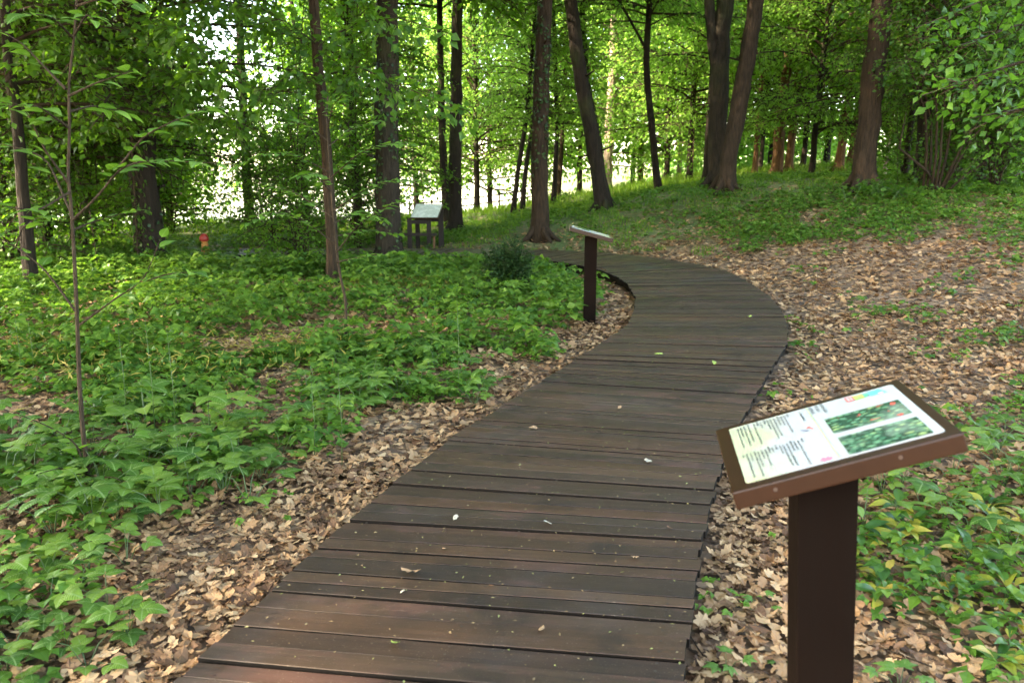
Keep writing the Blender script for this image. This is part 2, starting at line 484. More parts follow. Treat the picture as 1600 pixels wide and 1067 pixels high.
at_ = N(t, 'ShaderNodeAttribute', attribute_name='green')
nn = noise(t, 2.5, pos, 5)
ad = N(t, 'ShaderNodeMath', operation='MULTIPLY'); t.links.new(at_.outputs['Fac'], ad.inputs[0]); t.links.new(ramp(t, nn, [(0.3, (0.35,) * 3), (0.6, (1,) * 3)]), ad.inputs[1])
c2 = ramp(t, noise(t, 14, pos, 4), [(0.3, (0.035, 0.055, 0.012)), (0.7, (0.085, 0.135, 0.026))])
t.links.new(mix(t, ad.outputs[0], c1, c2), b.inputs['Base Color'])
b.inputs['Roughness'].default_value = 0.9
bump(t, b, vo.outputs['Distance'], 0.8, 0.03)
me = g.mesh('ground', m)
green = np.clip(sstep(14.5, 17.5, GY) * 0.95 + herb_density(GX, GY) * 0.3, 0, 1).ravel().astype(np.float32)
ca = me.attributes.new('green', 'FLOAT', 'POINT'); ca.data.foreach_set('value', green)
tag(obj('ground', me), 'woodland floor of soil and old leaves rising to a bank on the right', None, None, 'structure')

m, t, b = new_mat('lake_water')
b.inputs['Base Color'].default_value = (0.05, 0.07, 0.07, 1); b.inputs['Roughness'].default_value = 0.08
b.inputs['IOR'].default_value = 1.33
bump(t, b, noise(t, 1.2, N(t, 'ShaderNodeTexCoord').outputs['Object'], 3), 0.05, 0.05)
g = Geo(); g.add([(-900, 36, -1.5), (900, 36, -1.5), (900, 1500, -1.5), (-900, 1500, -1.5)], [(0, 1, 2), (0, 2, 3)])
tag(g.build('water', m), 'bright open water beyond the trees on the left', None, None, 'structure')

# ---------------------------------------------------------------- boardwalk
bw = empty('boardwalk', (0, 0, 0))
tag(bw, 'dark stained plank boardwalk curving through the wood and bending left', 'boardwalk')
rs = random.Random(3)


def plank_mesh(p0, p1, q0, q1, gap, cz):
    """p0,q0 near left/right corners, p1,q1 far ones; local frame at centre with x along the grain"""
    c = (p0 + p1 + q0 + q1) / 4
    ax = (q0 + q1 - p0 - p1); ax /= np.linalg.norm(ax); ay = np.array([-ax[1], ax[0]])
    loc = lambda p: np.array([(p - c) @ ax, (p - c) @ ay])
    a0, a1, b0, b1 = loc(p0), loc(p1), loc(q0), loc(q1)
    a0[1] += gap / 2; b0[1] += gap / 2; a1[1] -= gap / 2; b1[1] -= gap / 2
    e0, e1 = rs.uniform(-.009, .007), rs.uniform(-.007, .009)
    a0[0] += e0; a1[0] += e0 + rs.uniform(-.004, .004); b0[0] += e1; b1[0] += e1 + rs.uniform(-.004, .004)
    ch, th = 0.0022, 0.034
    V = []
    for k in (0, .33, .67, 1):
        n_, f_ = a0 + (b0 - a0) * k, a1 + (b1 - a1) * k
        w = 0.0 if k in (0, 1) else rs.uniform(-.0025, .0025)
        z = rs.uniform(-.0012, .0012)
        for (q, zz) in ((n_ + (0, w), -th), (n_ + (0, w), z - ch), (n_ + (0, w + ch), z), (f_ - (0, ch - w), z), (f_ + (0, w), z - ch), (f_ + (0, w), -th)):
            V.append((q[0], q[1], zz))
    T = []
    for k in range(3):
        for i in range(6):
            j = (i + 1) % 6
            s = k * 6
            T += [(s + i, s + j, s + 6 + j), (s + i, s + 6 + j, s + 6 + i)]
    for s, d in ((0, 1), (18, -1)):
        for i in range(1, 5):
            T.append((s, s + i + 1, s + i) if d == 1 else (s, s + i, s + i + 1))
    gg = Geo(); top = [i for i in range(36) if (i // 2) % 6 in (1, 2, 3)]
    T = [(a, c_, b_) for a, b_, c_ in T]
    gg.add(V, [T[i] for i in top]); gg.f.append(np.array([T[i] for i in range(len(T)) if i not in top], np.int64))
    k_ = len(gg.f[-1]); gg.m.append(np.full(k_, 1, np.int32)); gg.s.append(np.zeros(k_, bool))     # sides and underside coloured dark as painted gap shade
    return gg, c, math.atan2(ax[1], ax[0])


scr = Geo()
for k in range(len(DL) - 1):
    w = 0.5 * (np.linalg.norm(DL[k + 1] - DL[k]) + np.linalg.norm(DR[k + 1] - DR[k]))
    n = max(1, round(w / 0.099))
    cuts = np.cumsum([rs.uniform(.6, 1.35) for _ in range(n)]); cuts = np.concatenate([[0], cuts / cuts[-1]])
    rcuts = cuts.copy(); rcuts[1:-1] += [rs.uniform(-.13, .13) / n for _ in range(n - 1)]
    for i in range(n):
        a, b_ = cuts[i], cuts[i + 1]
        ra, rb = rcuts[i], rcuts[i + 1]
        L0, L1 = DL[k] + (DL[k + 1] - DL[k]) * a, DL[k] + (DL[k + 1] - DL[k]) * b_
        R0, R1 = DR[k] + (DR[k + 1] - DR[k]) * ra, DR[k] + (DR[k + 1] - DR[k]) * rb
        gg, c, ang = plank_mesh(L0, L1, R0, R1, rs.choice((.005, .007, .008, .010, .014)), 0)
        o = gg.build('plank', [M['plank'], M['gap_shade']], bw)
        o.location = (c[0], c[1], DECK_Z + rs.uniform(-.005, .004)); o.rotation_euler = (rs.uniform(-.03, .03), rs.uniform(-.002, .002), ang)
        if k < 9:
            for u in (.06, .5, .94):
                for v in (.28, .72):
                    q = L0 + (R0 - L0) * u; q2 = L1 + (R1 - L1) * u
                    p = q + (q2 - q) * v
                    th_ = np.linspace(0, 2 * np.pi, 6, endpoint=False)
                    scr.add(np.stack([p[0] + .0058 * np.cos(th_), p[1] + .0058 * np.sin(th_), np.full(6, DECK_Z + .0045)], 1), [(0, i_, i_ + 1) for i_ in range(1, 5)])
so = scr.build('screw', flat_mat('rusty_screw', (0.03, 0.018, 0.012), 0.5), bw); so['kind'] = 'stuff'
for E, O, s in ((DL, DR, .13), (DR, DL, .13)):
    C = E + (O - E) / np.linalg.norm(O - E, axis=1)[:, None] * s
    for k in range(len(C) - 1):
        a, b_ = C[k], C[k + 1]
        d = b_ - a; L = np.linalg.norm(d); an = math.atan2(d[1], d[0])
        gg = Geo(); gg.box((-L / 2 - .02, -.035, -.22), (L / 2 + .02, .035, 0))
        o = gg.build('bearer', M['bearer'], bw, 0)
        o.location = ((a[0] + b_[0]) / 2, (a[1] + b_[1]) / 2, DECK_Z - .035 - .0013 * (k % 2)); o.rotation_euler = (0, 0, an)

# ---------------------------------------------------------------- printed signs on posts
PAGE_L, PAGE_W = .42, .385
m_paper, t, b = new_mat('printed_sheet')
tc = N(t, 'ShaderNodeTexCoord')
sx = N(t, 'ShaderNodeSeparateXYZ'); t.links.new(tc.outputs['Object'], sx.inputs[0])
nz = noise(t, 7, tc.outputs['Object'], 3)
sub = N(t, 'ShaderNodeMath', operation='MULTIPLY_ADD'); t.links.new(sx.outputs[0], sub.inputs[0]); sub.inputs[1].default_value = -3.0; t.links.new(nz, sub.inputs[2])
f = ramp(t, sub.outputs[0], [(0.70, (0, 0, 0)), (1.1, (.6, .6, .6))])
t.links.new(mix(t, f, (0.40, 0.42, 0.43), (0.40, 0.44, 0.19)), b.inputs['Base Color'])
b.inputs['Roughness'].default_value = 0.25
M['paper'] = m_paper


def print_photo(name, red):
    m, t, b = new_mat(name)
    tc = N(t, 'ShaderNodeTexCoord').outputs['Object']
    mp = mapped(t, (62, 95, 30))
    wn_ = N(t, 'ShaderNodeTexNoise'); wn_.inputs['Scale'].default_value = 16; t.links.new(tc, wn_.inputs['Vector'])
    s_ = N(t, 'ShaderNodeVectorMath', operation='SCALE'); s_.inputs['Scale'].default_value = 2.2; t.links.new(wn_.outputs[1], s_.inputs[0])
    ad_ = N(t, 'ShaderNodeVectorMath', operation='ADD'); t.links.new(mp, ad_.inputs[0]); t.links.new(s_.outputs[0], ad_.inputs[1])
    v = N(t, 'ShaderNodeTexVoronoi'); v.inputs['Scale'].default_value = 1.0; t.links.new(ad_.outputs[0], v.inputs['Vector'])
    se = N(t, 'ShaderNodeSeparateColor'); t.links.new(v.outputs['Color'], se.inputs[0])
    c = ramp(t, se.outputs[0], [(0, (0.012, 0.05, 0.032)), (0.4, (0.045, 0.16, 0.085)), (0.8, (0.13, 0.30, 0.17)), (1, (0.32, 0.44, 0.16))])
    c = mix(t, ramp(t, v.outputs['Distance'], [(0.25, (0, 0, 0)), (0.7, (0.9, 0.9, 0.9))]), c, (0.008, 0.03, 0.022))
    big = noise(t, 9, tc, 3)
    c = mix(t, ramp(t, big, [(0.55, (0, 0, 0)), (0.75, (0.35,) * 3)]), c, (0.42, 0.50, 0.42))
    if red:
        c = mix(t, ramp(t, se.outputs[1], [(0.93, (0, 0, 0)), (0.945, (1, 1, 1))]), c, (0.62, 0.10, 0.08))
    t.links.new(c, b.inputs['Base Color']); b.inputs['Roughness'].default_value = 0.25
    return m


M['photo_red'], M['photo_green'] = print_photo('print_of_berry_plant', True), print_photo('print_of_leaves', False)
M['ink'] = flat_mat('grey_ink', (0.045, 0.05, 0.055), .4)
M['title_ink'] = flat_mat('dark_ink', (0.07, 0.08, 0.085), .3)
M['rule'] = flat_mat('lime_ink', (0.52, 0.62, 0.26), .3)
M['logo_red'] = flat_mat('red_ink', (0.66, 0.10, 0.10), .3)
M['logo_pink'] = flat_mat('pink_ink', (0.80, 0.42, 0.42), .3)
M['logo_green'] = flat_mat('leaf_green_ink', (0.42, 0.66, 0.13), .3)
M['logo_teal'] = flat_mat('teal_ink', (0.06, 0.45, 0.27), .3)
M['logo_blue'] = flat_mat('sky_blue_ink', (0.10, 0.48, 0.72), .3)
M['ink_navy'] = flat_mat('navy_ink', (0.06, 0.08, 0.20), .3)
M['flower_pink'] = flat_mat('magenta_ink', (0.70, 0.16, 0.30), .3)

LINES = [(.363, .026, .09, 1), (.342, .042, .409, 0), (.322, .044, .23, 0), (.301, .026, .22, 1), (.278, .047, .417, 0), (.256, .041, .445, 0), (.237, .038, .243, 0), (.218, .021, .117, 1), (.195, .043, .169, 0), (.175, .018, .095, 1),
         (.154, .04, .45, 0), (.117, .027, .388, 0), (.092, .034, .439, 0), (.051, .042, .443, 0), (.070, .042, .24, 0), (.365, .542, .62, 1), (.342, .564, .982, 0), (.321, .563, .72, 0), (.302, .537, .715, 1), (.28, .563, .942, 0),
         (.258, .569, .925, 0), (.24, .565, .723, 0), (.219, .537, .629, 1), (.197, .563, .653, 0), (.178, .528, .647, 1), (.157, .564, .859, 0), (.136, .56, .712, 0), (.116, .567, .829, 0), (.097, .554, .97, 0), (.075, .56, .71, 0), (.053, .556, .96, 0), (.032, .571, .61, 1), (.4355, .065, .26, 0)]
TITLES = [(.572, .014, .125), (.572, .14, .21), (.539, .017, .075), (.539, .09, .144), (.5045, .023, .173)]


def make_sign(full):
    root = empty('information_sign', (0, 0, 0))
    pw = .067
    g = Geo(); g.box((-pw, -pw, -.05), (pw, pw, .955))
    post = g.build('post', M['post'], root, .004)
    board = Geo(); board.box((-.24, -.222, -.021), (.24, .222, .021))
    bd = board.build('board', M['frame'], root, .004)
    bd.location = (.004, 0, .988)
    bd.rotation_euler = (0, -math.radians(16.2 if full else 15), 0)
    # sheet and its print lie on the board and are drawn in board coordinates
    z0 = .0225
    x0 = -.205
    sheet = Geo()
    r_ = .008
    pts = []
    for cx_, cy_, a0 in ((x0 + PAGE_L - r_, PAGE_W / 2 - r_, 0), (x0 + r_, PAGE_W / 2 - r_, 90), (x0 + r_, -PAGE_W / 2 + r_, 180), (x0 + PAGE_L - r_, -PAGE_W / 2 + r_, 270)):
        for a in (0, 45, 90):
            pts.append((cx_ + r_ * math.cos(math.radians(a0 + a)), cy_ + r_ * math.sin(math.radians(a0 + a))))
    npt = len(pts)
    V = [(x, y, z0) for x, y in pts] + [(x, y, z0 - .0045) for x, y in pts]
    T = [(0, i, i + 1) for i in range(1, npt - 1)]
    for i in range(npt):
        j = (i + 1) % npt
        T += [(i, i + npt, j + npt), (i, j + npt, j)]
    sheet.add(V, T)
    page = sheet.build('printed_sheet', M['paper'], root)
    page.location = bd.location; page.rotation_euler = bd.rotation_euler
    X = lambda u: x0 + u * PAGE_L
    Yv = lambda v: PAGE_W / 2 - v * PAGE_W

    def quad(gg, q, z=.0012, mat=0):
        gg.add([(X(u), Yv(min(max(v, .006), .992)), z0 + z) for u, v in q], [(0, i, i + 1) for i in range(1, len(q) - 1)][:len(q)], mat)

    def flip(gg):
        gg.f = [f_[:, ::-1] for f_ in gg.f]
        return gg

    def rect(u0, u1, v0, v1): return [(u0, v0), (u1, v0), (u1, v1), (u0, v1)]
    r2 = random.Random(11)
    gg = Geo()
    for (u, v0, v1, head) in LINES:
        h = .0072 if head else .0060
        v = v0
        while v < v1 - .004:
            L = min(r2.uniform(.018, .052), v1 - v)
            w = v
            while w < v + L - .003:              # letter strokes grouped into words, too small in the photo to be read
                lw = r2.uniform(.005, .009)
                hh = h * r2.choice((.7, .7, 1.0, 1.2))
                quad(gg, rect(u - h * .7, u - h * .7 + hh * 1.4, w, min(w + lw * .80, v + L)))
                w += lw
            v += L + .008
    flip(gg).build('text_block', M['ink'], page)
    gg = Geo()
    for (u, v0, v1) in TITLES:
        w = v0
        while w < v1 - .004:
            quad(gg, rect(u - .008, u - .004, w, w + .012)); quad(gg, rect(u - .004, u + .008, w, w + .004)); quad(gg, rect(u + .004, u + .008, w + .004, w + .011))
            w += .0165
    flip(gg).build('title', M['title_ink'], page)
    gg = Geo(); quad(gg, rect(.4815, .4865, .008, .992)); quad(gg, [(.423, .022), (.461, .034), (.461, .04), (.423, .028)])
    flip(gg).build('rule_line', M['rule'], page)
    if full:
        gg = Geo(); quad(gg, rect(.534, .950, .325, .610)); flip(gg).build('photo_print', M['photo_red'], page)
        gg = Geo(); quad(gg, rect(.536, .948, .690, .985)); flip(gg).build('photo_print', M['photo_green'], page)
    else:
        gg = Geo(); quad(gg, rect(.534, .950, .325, .985)); flip(gg).build('photo_print', M['photo_green'], page)
    gg = Geo()
    quad(gg, rect(.712, .758, .024, .124), mat=0)
    for k in range(2): quad(gg, rect(.720 + k * .018, .733 + k * .018, .034, .116), .0016, 1)
    quad(gg, rect(.760, .815, .036, .124), mat=2)
    for (u, v) in ((.778, .06), (.795, .075), (.778, .098)): quad(gg, rect(u, u + .010, v, v + .010), .0016, 3)
    th_ = np.linspace(-1.5, 1.5, 7)
    quad(gg, [(.815, .036)] + [(.815 + .028 * math.cos(a), .08 + .044 * math.sin(a)) for a in th_] + [(.815, .124)], mat=3)
    quad(gg, [(.846, .036), (.910, .030), (.944, .134), (.846, .122)], mat=4)
    quad(gg, rect(.892, .922, .108, .132), .0016, 1)
    flip(gg).build('logo_strip', [M['logo_red'], M['logo_pink'], M['logo_green'], M['logo_teal'], M['logo_blue']], page)
    gg = Geo()
    quad(gg, [(.418, .385), (.440, .378), (.440, .396), (.424, .402)], mat=0); quad(gg, [(.436, .384), (.455, .428), (.449, .442), (.432, .398)], mat=0)
    quad(gg, [(.383, .396), (.423, .440), (.421, .456), (.383, .412)], mat=1)
    flip(gg).build('small_emblem', [M['logo_red'], M['ink_navy']], page)
    gg = Geo()
    for k in range(6):
        a = k * 1.047
        cu, cv = .423, .962
        quad(gg, [(cu, cv), (cu + .030 * math.cos(a - .3), cv + .026 * math.sin(a - .3)), (cu + .036 * math.cos(a), cv + .030 * math.sin(a)), (cu + .030 * math.cos(a + .3), cv + .026 * math.sin(a + .3))], .0012 + k * .0001)
    flip(gg).build('flower_emblem', M['flower_pink'], page)
    sg = Geo()
    for yy in (-.12, .12):
        for xx in (-.21, .21): pass
    for xx in (-.15, .11):
        th_ = np.linspace(0, 2 * np.pi, 8, endpoint=False)
        sg.add(np.stack([xx + .005 * np.cos(th_), np.full(8, -.2232), .004 + .005 * np.sin(th_)], 1), [(0, i, i + 1) for i in range(1, 7)])
    s_o = sg.build('screw', flat_mat('painted_screw', (.07, .04, .03), .4), root); s_o['kind'] = 'stuff'
    s_o.location = bd.location; s_o.rotation_euler = bd.rotation_euler
    return root


s1 = make_sign(True)
s1.location = (.80, 1.80, 0); s1.rotation_euler = (0, math.radians(-3.5), math.radians(-9.5))
tag(s1, 'nearest brown information sign with a printed sheet on a thick dark post', 'sign', 'information signs along the boardwalk')
s2 = make_sign(False)
s2.location = (.86, 8.72, g1(.86, 8.7)); s2.rotation_euler = (0, 0, math.radians(180 - 4))
tag(s2, 'slim brown information sign on a dark post inside the bend of the boardwalk', 'sign', 'information signs along the boardwalk')

# third board: slanted panel on four posts behind the boardwalk
ts = empty('lectern_board', (-1.88, 17.0, g1(-1.9, 17.2)))
tag(ts, 'low slanted display board on four dark wooden posts behind the far boardwalk', 'display board')


def part_box(name, lo, hi, mat, parent, bevel=.004, rot=None, loc=(0, 0, 0)):
    g = Geo(); g.box(lo, hi)
    o = g.build(name, mat, parent, bevel)
    o.location = loc
    if rot: o.rotation_euler = rot
    return o


for (x, y, h, w) in ((-.29, 0, .72, .045), (.12, 0, .70, .045), (-.17, .42, .86, .045), (.34, .42, .88, .055)):
    part_box('post', (x - w, y - w, -.1), (x + w, y + w, h), M['weathered'], ts)
part_box('beam', (-.245, -.04, .60), (.075, .04, .68), M['weathered'], ts)
part_box('beam', (-.125, .385, .62), (.285, .455, .70), M['weathered'], ts)
part_box('rail', (-.75, -.075, .35), (.30, -.047, .41), M['weathered'], ts)
part_box('stake', (.20, -.04, -.05), (.25, .0, .34), M['bark_pine'], ts)
pan = part_box('panel', (-.30, -.33, -.016), (.30, .33, .016), M['frame'], ts, .003, (math.radians(24), 0, math.radians(-6)), (.06, .22, .85))
g = Geo(); g.add([(-.285, -.315, .0185), (.285, -.315, .0185), (.285, .315, .0185), (-.285, .315, .0185)], [(0, 1, 2), (0, 2, 3)])
m, t, b = new_mat('faded_print')
tcx = N(t, 'ShaderNodeTexCoord')
s_ = N(t, 'ShaderNodeSeparateXYZ'); t.links.new(tcx.outputs['Object'], s_.inputs[0])
wv_ = N(t, 'ShaderNodeTexWave', wave_type='BANDS', bands_direction='Y'); wv_.inputs['Scale'].default_value = 9; wv_.inputs['Distortion'].default_value = 1.5
t.links.new(tcx.outputs['Object'], wv_.inputs['Vector'])
msk = N(t, 'ShaderNodeMath', operation='MULTIPLY'); t.links.new(ramp(t, wv_.outputs[0], [(.5, (0,) * 3), (.7, (.8,) * 3)]), msk.inputs[0])
t.links.new(ramp(t, noise(t, 8, tcx.outputs['Object'], 2), [(.42, (0,) * 3), (.5, (1,) * 3)]), msk.inputs[1])
t.links.new(mix(t, msk.outputs[0], (0.62, 0.64, 0.56), (0.22, 0.26, 0.18)), b.inputs['Base Color'])
b.inputs['Roughness'].default_value = .3
g.build('print', m, pan)

# small carved wooden toadstool figure at the left
fx, fy = at(321, 400, 14.7)[0], 14.7
fg = empty('wooden_figure', (fx, fy, g1(fx, fy)))
tag(fg, 'small orange wooden marker with a red cap among the bushes on the left', 'marker post')
g = Geo(); g.tube([(0, 0, -.05), (0, 0, .12), (0.01, 0, .3), (0, 0, .46)], [.07, .08, .07, .05], 10)
g.build('body', flat_mat('orange_wood', (0.42, 0.17, 0.04), .55), fg)
g = Geo(); g.tube([(0, 0, .44), (0, 0, .46), (0, 0, .52), (0, 0, .57), (0, 0, .585)], [.05, .085, .08, .05, .02], 14)
g.build('cap', flat_mat('red_paint', (0.30, 0.025, 0.018), .5), fg)


# ---------------------------------------------------------------- leaves, sprays, crowns
def unit(a):
    return a / (np.linalg.norm(a, axis=-1, keepdims=True) + 1e-9)


LEAF_T = np.array([(0, 1, 4), (0, 4, 2), (1, 3, 4), (4, 3, 2)])


def add_leaves(g, P, D, Nn, S, mat=0, wid=0.36, fold=0.07, droop=0.10, simple=False):
    """five-point folded leaf: base, two flanks, tip, midrib"""
    n = len(P)
    if n == 0: return
    D = unit(D); B = unit(np.cross(Nn, D)); U = np.cross(D, B)
    S = np.asarray(S)[:, None]
    if simple:
        V = np.stack([P, P + .44 * S * D + wid * S * B + fold * S * U, P + .44 * S * D - wid * S * B + fold * S * U, P + S * D - droop * S * U], 1)
        g.add(V.reshape(-1, 3), (np.arange(n)[:, None, None] * 4 + np.array([(0, 1, 3), (0, 3, 2)])[None]).reshape(-1, 3), mat)
        return
    V = np.stack([P, P + .42 * S * D + wid * S * B + fold * S * U, P + .42 * S * D - wid * S * B + fold * S * U, P + S * D - droop * S * U, P + .45 * S * D], 1)
    g.add(V.reshape(-1, 3), (np.arange(n)[:, None, None] * 5 + LEAF_T[None]).reshape(-1, 3), mat)


def curve(pts, n):
    pts = np.asarray(pts, float)
    d = np.concatenate([[0], np.cumsum(np.linalg.norm(np.diff(pts, axis=0), axis=1))])
    s = np.linspace(0, d[-1], n)
    return np.stack([np.interp(s, d, pts[:, i]) for i in range(3)], 1), d[-1]


def spray(g, pts, leaf=.08, width=.6, step=.13, start=.2, rng=RNG, mat_leaf=0, mat_wood=1, r0=.012, flat=.25, loose=0.0, leafstep=.8, wid=.36, simple=False):
    """a bough: main stem, side twigs in a loose plane, leaves set alternately along the twigs"""
    _, L = curve(pts, 2)
    n = max(4, int(L / .12))
    P, L = curve(pts, n)
    g.tube(P, np.linspace(r0, r0 * .25, n), 4, mat_wood, False)
    k = max(2, int(L * (1 - start) / step))
    s = start + (1 - start) * (np.arange(k) + rng.random(k) * .6) / k
    s = np.clip(s, 0, 1)
    Q = np.stack([np.interp(s, np.linspace(0, 1, n), P[:, i]) for i in range(3)], 1)
    T = unit(np.stack([np.interp(s, np.linspace(0, 1, n), np.gradient(P, axis=0)[:, i]) for i in range(3)], 1))
    up = np.array([0, 0, 1.0])
    side = unit(np.cross(T, up))
    sg = np.where(np.arange(k) % 2 == 0, 1, -1)[:, None]
    ang = rng.uniform(.6, 1.15, k)[:, None]
    dirs = unit(T * np.cos(ang) + side * sg * np.sin(ang) + up * (rng.normal(0, flat * .6 + loose * .5, k) - loose * .15)[:, None])
    prof = np.sin(np.pi * np.clip((s - start) / (1 - start) * .85 + .15, 0, 1)) ** .7
    tl = width * prof * rng.uniform(.55, 1.15, k) + leaf
    ls = leaf * leafstep
    allP, allD, allN = [], [], []
    for i in range(k):
        m = max(2, int(tl[i] / ls))
        u = (np.arange(m) + .5) / m * tl[i]
        droop = -.16 * (u / max(width, .1)) ** 2 * width
        pp = Q[i] + dirs[i] * u[:, None] + up * droop[:, None]
        if tl[i] > .18:
            g.tube(np.vstack([Q[i], pp[m // 2], pp[-1]]), [r0 * .32, r0 * .22, r0 * .12], 3, mat_wood, False)
        sd = np.cross(dirs[i], up); sd /= np.linalg.norm(sd) + 1e-9
        sgn = np.where(np.arange(m) % 2 == 0, 1, -1)[:, None]
        a = rng.uniform(.5, 1.2, m)[:, None]
        dd = dirs[i] * np.cos(a) + sd * sgn * np.sin(a) + up * rng.normal(-.22 - loose * .5, .22 + loose * .5, m)[:, None]
        dd[-1] = dirs[i] + up * -.2
        allP.append(pp + rng.normal(0, leaf * .12, (m, 3)) + up * rng.normal(-.05 * loose, .12 * loose, m)[:, None]); allD.append(dd)
        allN.append(up + rng.normal(0, flat + .12 + loose * .3, (m, 3)))
    m = max(2, int(L * .5 / ls))
    u = rng.uniform(max(start, .3), 1, m)
    allP.append(np.stack([np.interp(u, np.linspace(0, 1, n), P[:, i]) for i in range(3)], 1)); allD.append(rng.normal(0, 1, (m, 3)) * (1, 1, .3)); allN.append(up + rng.normal(0, .3, (m, 3)))
    allP, allD, allN = np.vstack(allP), np.vstack(allD), np.vstack(allN)
    add_leaves(g, allP, allD, allN, leaf * rng.uniform(.6, 1.2, len(allP)), mat_leaf, wid, simple=simple)


def crown_geo(seed, z0, z1, reach, nlimb, leaf, step=.13, width=.75, leafstep=.62, rise=.35, top=None, top_limbs=0, top_leaf=.2, shape=1.6, loose=.9):
    """boughs wound up a stem at the origin; fine leaves low down, larger clumps in the high canopy"""
    rng = np.random.default_rng(seed)
    g = Geo()
    hs = z0 + (z1 - z0) * (np.arange(nlimb) + rng.random(nlimb)) / nlimb
    zt = top or z1
    jobs = [(h, leaf, step, width, leafstep) for h in hs]
    if top:
        jobs += [(h, top_leaf, .32, 1.2, .62) for h in z1 + (top - z1) * (np.arange(top_limbs) + rng.random(top_limbs)) / top_limbs]
    for i, (h, lf, st, wd, lst) in enumerate(jobs):
        f = (h - z0) / (zt - z0)
        R = reach * (1.0 - .6 * f ** shape) * rng.uniform(.6, 1.1)
        a = i * 2.399 + rng.normal(0, .4)
        d = np.array([math.cos(a), math.sin(a), 0])
        el = rise + .5 * f + rng.normal(0, .3)
        bend = rng.normal(0, .22)
        n_ = np.array([-d[1], d[0], 0])
        pts = [np.array([0, 0, h]) + d * (R * s_) + n_ * bend * R * s_ ** 2 + np.array([0, 0, R * (math.tan(el) * s_ - (math.tan(el) + .12 - .25 * f) * s_ ** 2 * .85)]) for s_ in np.linspace(0, 1, 6)]
        spray(g, pts, lf, wd, st, .18, rng, r0=.008 + .009 * R, leafstep=lst, simple=True, wid=.42, flat=.3, loose=loose)
    return g


CR = {
    'broad': crown_geo(1, 1.5, 8.5, 4.0, 88, .10),
    'broad_b': crown_geo(2, 1.9, 9, 3.7, 88, .105),
    'high': crown_geo(3, 5.2, 9.0, 4.2, 42, .12, top=12, top_limbs=9, shape=1.6),
    'high_b': crown_geo(4, 5.6, 9.4, 4.0, 42, .12, top=12, top_limbs=9, shape=1.6),
    'slim': crown_geo(5, 2.4, 9, 2.2, 60, .09, step=.11, width=.6),
    'bush': crown_geo(6, .15, 3.2, 1.7, 70, .085, step=.10, width=.5, rise=.6),
    'far': crown_geo(7, .9, 11, 4.2, 90, .17, step=.22, width=1.1),
    'far_b': crown_geo(8, 1.3, 11, 4.0, 90, .17, step=.22, width=1.1),
    'shade_roof': crown_geo(10, 4.8, 14.5, 5.6, 120, .24, step=.30, width=1.4, shape=3.0),  # dense coarse crown shaped to keep sun off the foreground
    'under': crown_geo(9, .6, 5.5, 2.4, 70, .095, step=.12, width=.65, rise=.45),
}
CROWN = {}


def crown(kind, leafm, woodm='twig'):
    if kind not in CROWN:
        CROWN[kind] = CR[kind].mesh('crown', [M['leaf'], M['twig']])
    return CROWN[kind]


def crown_obj(kind, leafm, parent):
    o = obj('crown', crown(kind, leafm), parent)
    o.material_slots[0].link = 'OBJECT'
    o.material_slots[0].material = M[leafm]
    return o


def trunk_path(pix, Y, height, x_at_ground=None):
    """waypoints in the photo, stood up at distance Y and grown on to the given height"""
    P = np.array([at(px, py, Y) for px, py in pix])
    P = P[np.argsort(P[:, 2])]
    z0 = g1(P[0, 0], Y)
    P[0, 2] = min(P[0, 2], z0)
    if P[0, 2] > z0 - .05: P = np.vstack([P[0] + (0, 0, z0 - .12 - P[0, 2]), P])
    d = P[-1] - P[-2]; d = d / np.linalg.norm(d)
    d = d * .75 + np.array([0, 0, .25]); d /= np.linalg.norm(d)
    top = z0 + height
    k = (top - P[-1, 2]) / max(d[2], .3)
    if k > 0.3: P = np.vstack([P, P[-1] + d * k * .5, P[-1] + d * k])
    return P, z0


def make_trunk(P, r, height, mat, parent, base, flare=.35, sides=14, rough=.05, extra=None):
    n = max(10, int(height / .28))
    C, L = curve(P, n)
    kern = np.array([.25, .5, .25])
    for _ in range(3):
        C[1:-1] = .25 * C[:-2] + .5 * C[1:-1] + .25 * C[2:]
    C[1:-1, :2] += RNG.normal(0, r * .05, (n - 2, 2))
    h = np.linspace(0, height, n)
    R = r * (1 - .62 * (h / height)) * (1 + flare * np.exp(-h / .28))
    g = Geo()
    g.tube(C - base, R, sides, 0, True, rough * .6, .13)
    nr = 5 if r > .1 else 0
    for k in range(nr):                      # buttress roots running out into the litter
        a = k * 2 * np.pi / nr + RNG.uniform(-.4, .4); d = np.array([math.cos(a), math.sin(a), 0]); q = C[0] - base; q = np.array([q[0], q[1], 0])
        g.tube([q + d * r * .55 + (0, 0, r * 1.9), q + d * r * 1.05 + (0, 0, r * .75), q + d * r * 1.7 + (0, 0, r * .16), q + d * r * 2.5 + (0, 0, -r * .25)], [r * .30, r * .40, r * .30, r * .14], 7, 0, True, .06)
    if r > .1:
        for k in range(4):                   # broken stubs of old side limbs
            h_ = RNG.uniform(.12, .5); j = int(h_ * (len(C) - 1)); a = RNG.uniform(0, 6.28); L = RNG.uniform(.08, .35)
            d = np.array([math.cos(a), math.sin(a), .35]); q = C[j] - base
            g.tube([q, q + d * (R[j] + L * .5), q + d * (R[j] + L)], [r * .16, r * .12, r * .07], 6, 0, True, .08)
    if extra:
        for e in extra: g.tube(np.array(e[0]) - base, e[1], max(6, sides - 5), 0, True, rough)
    return g.build('trunk', mat, parent), C, R


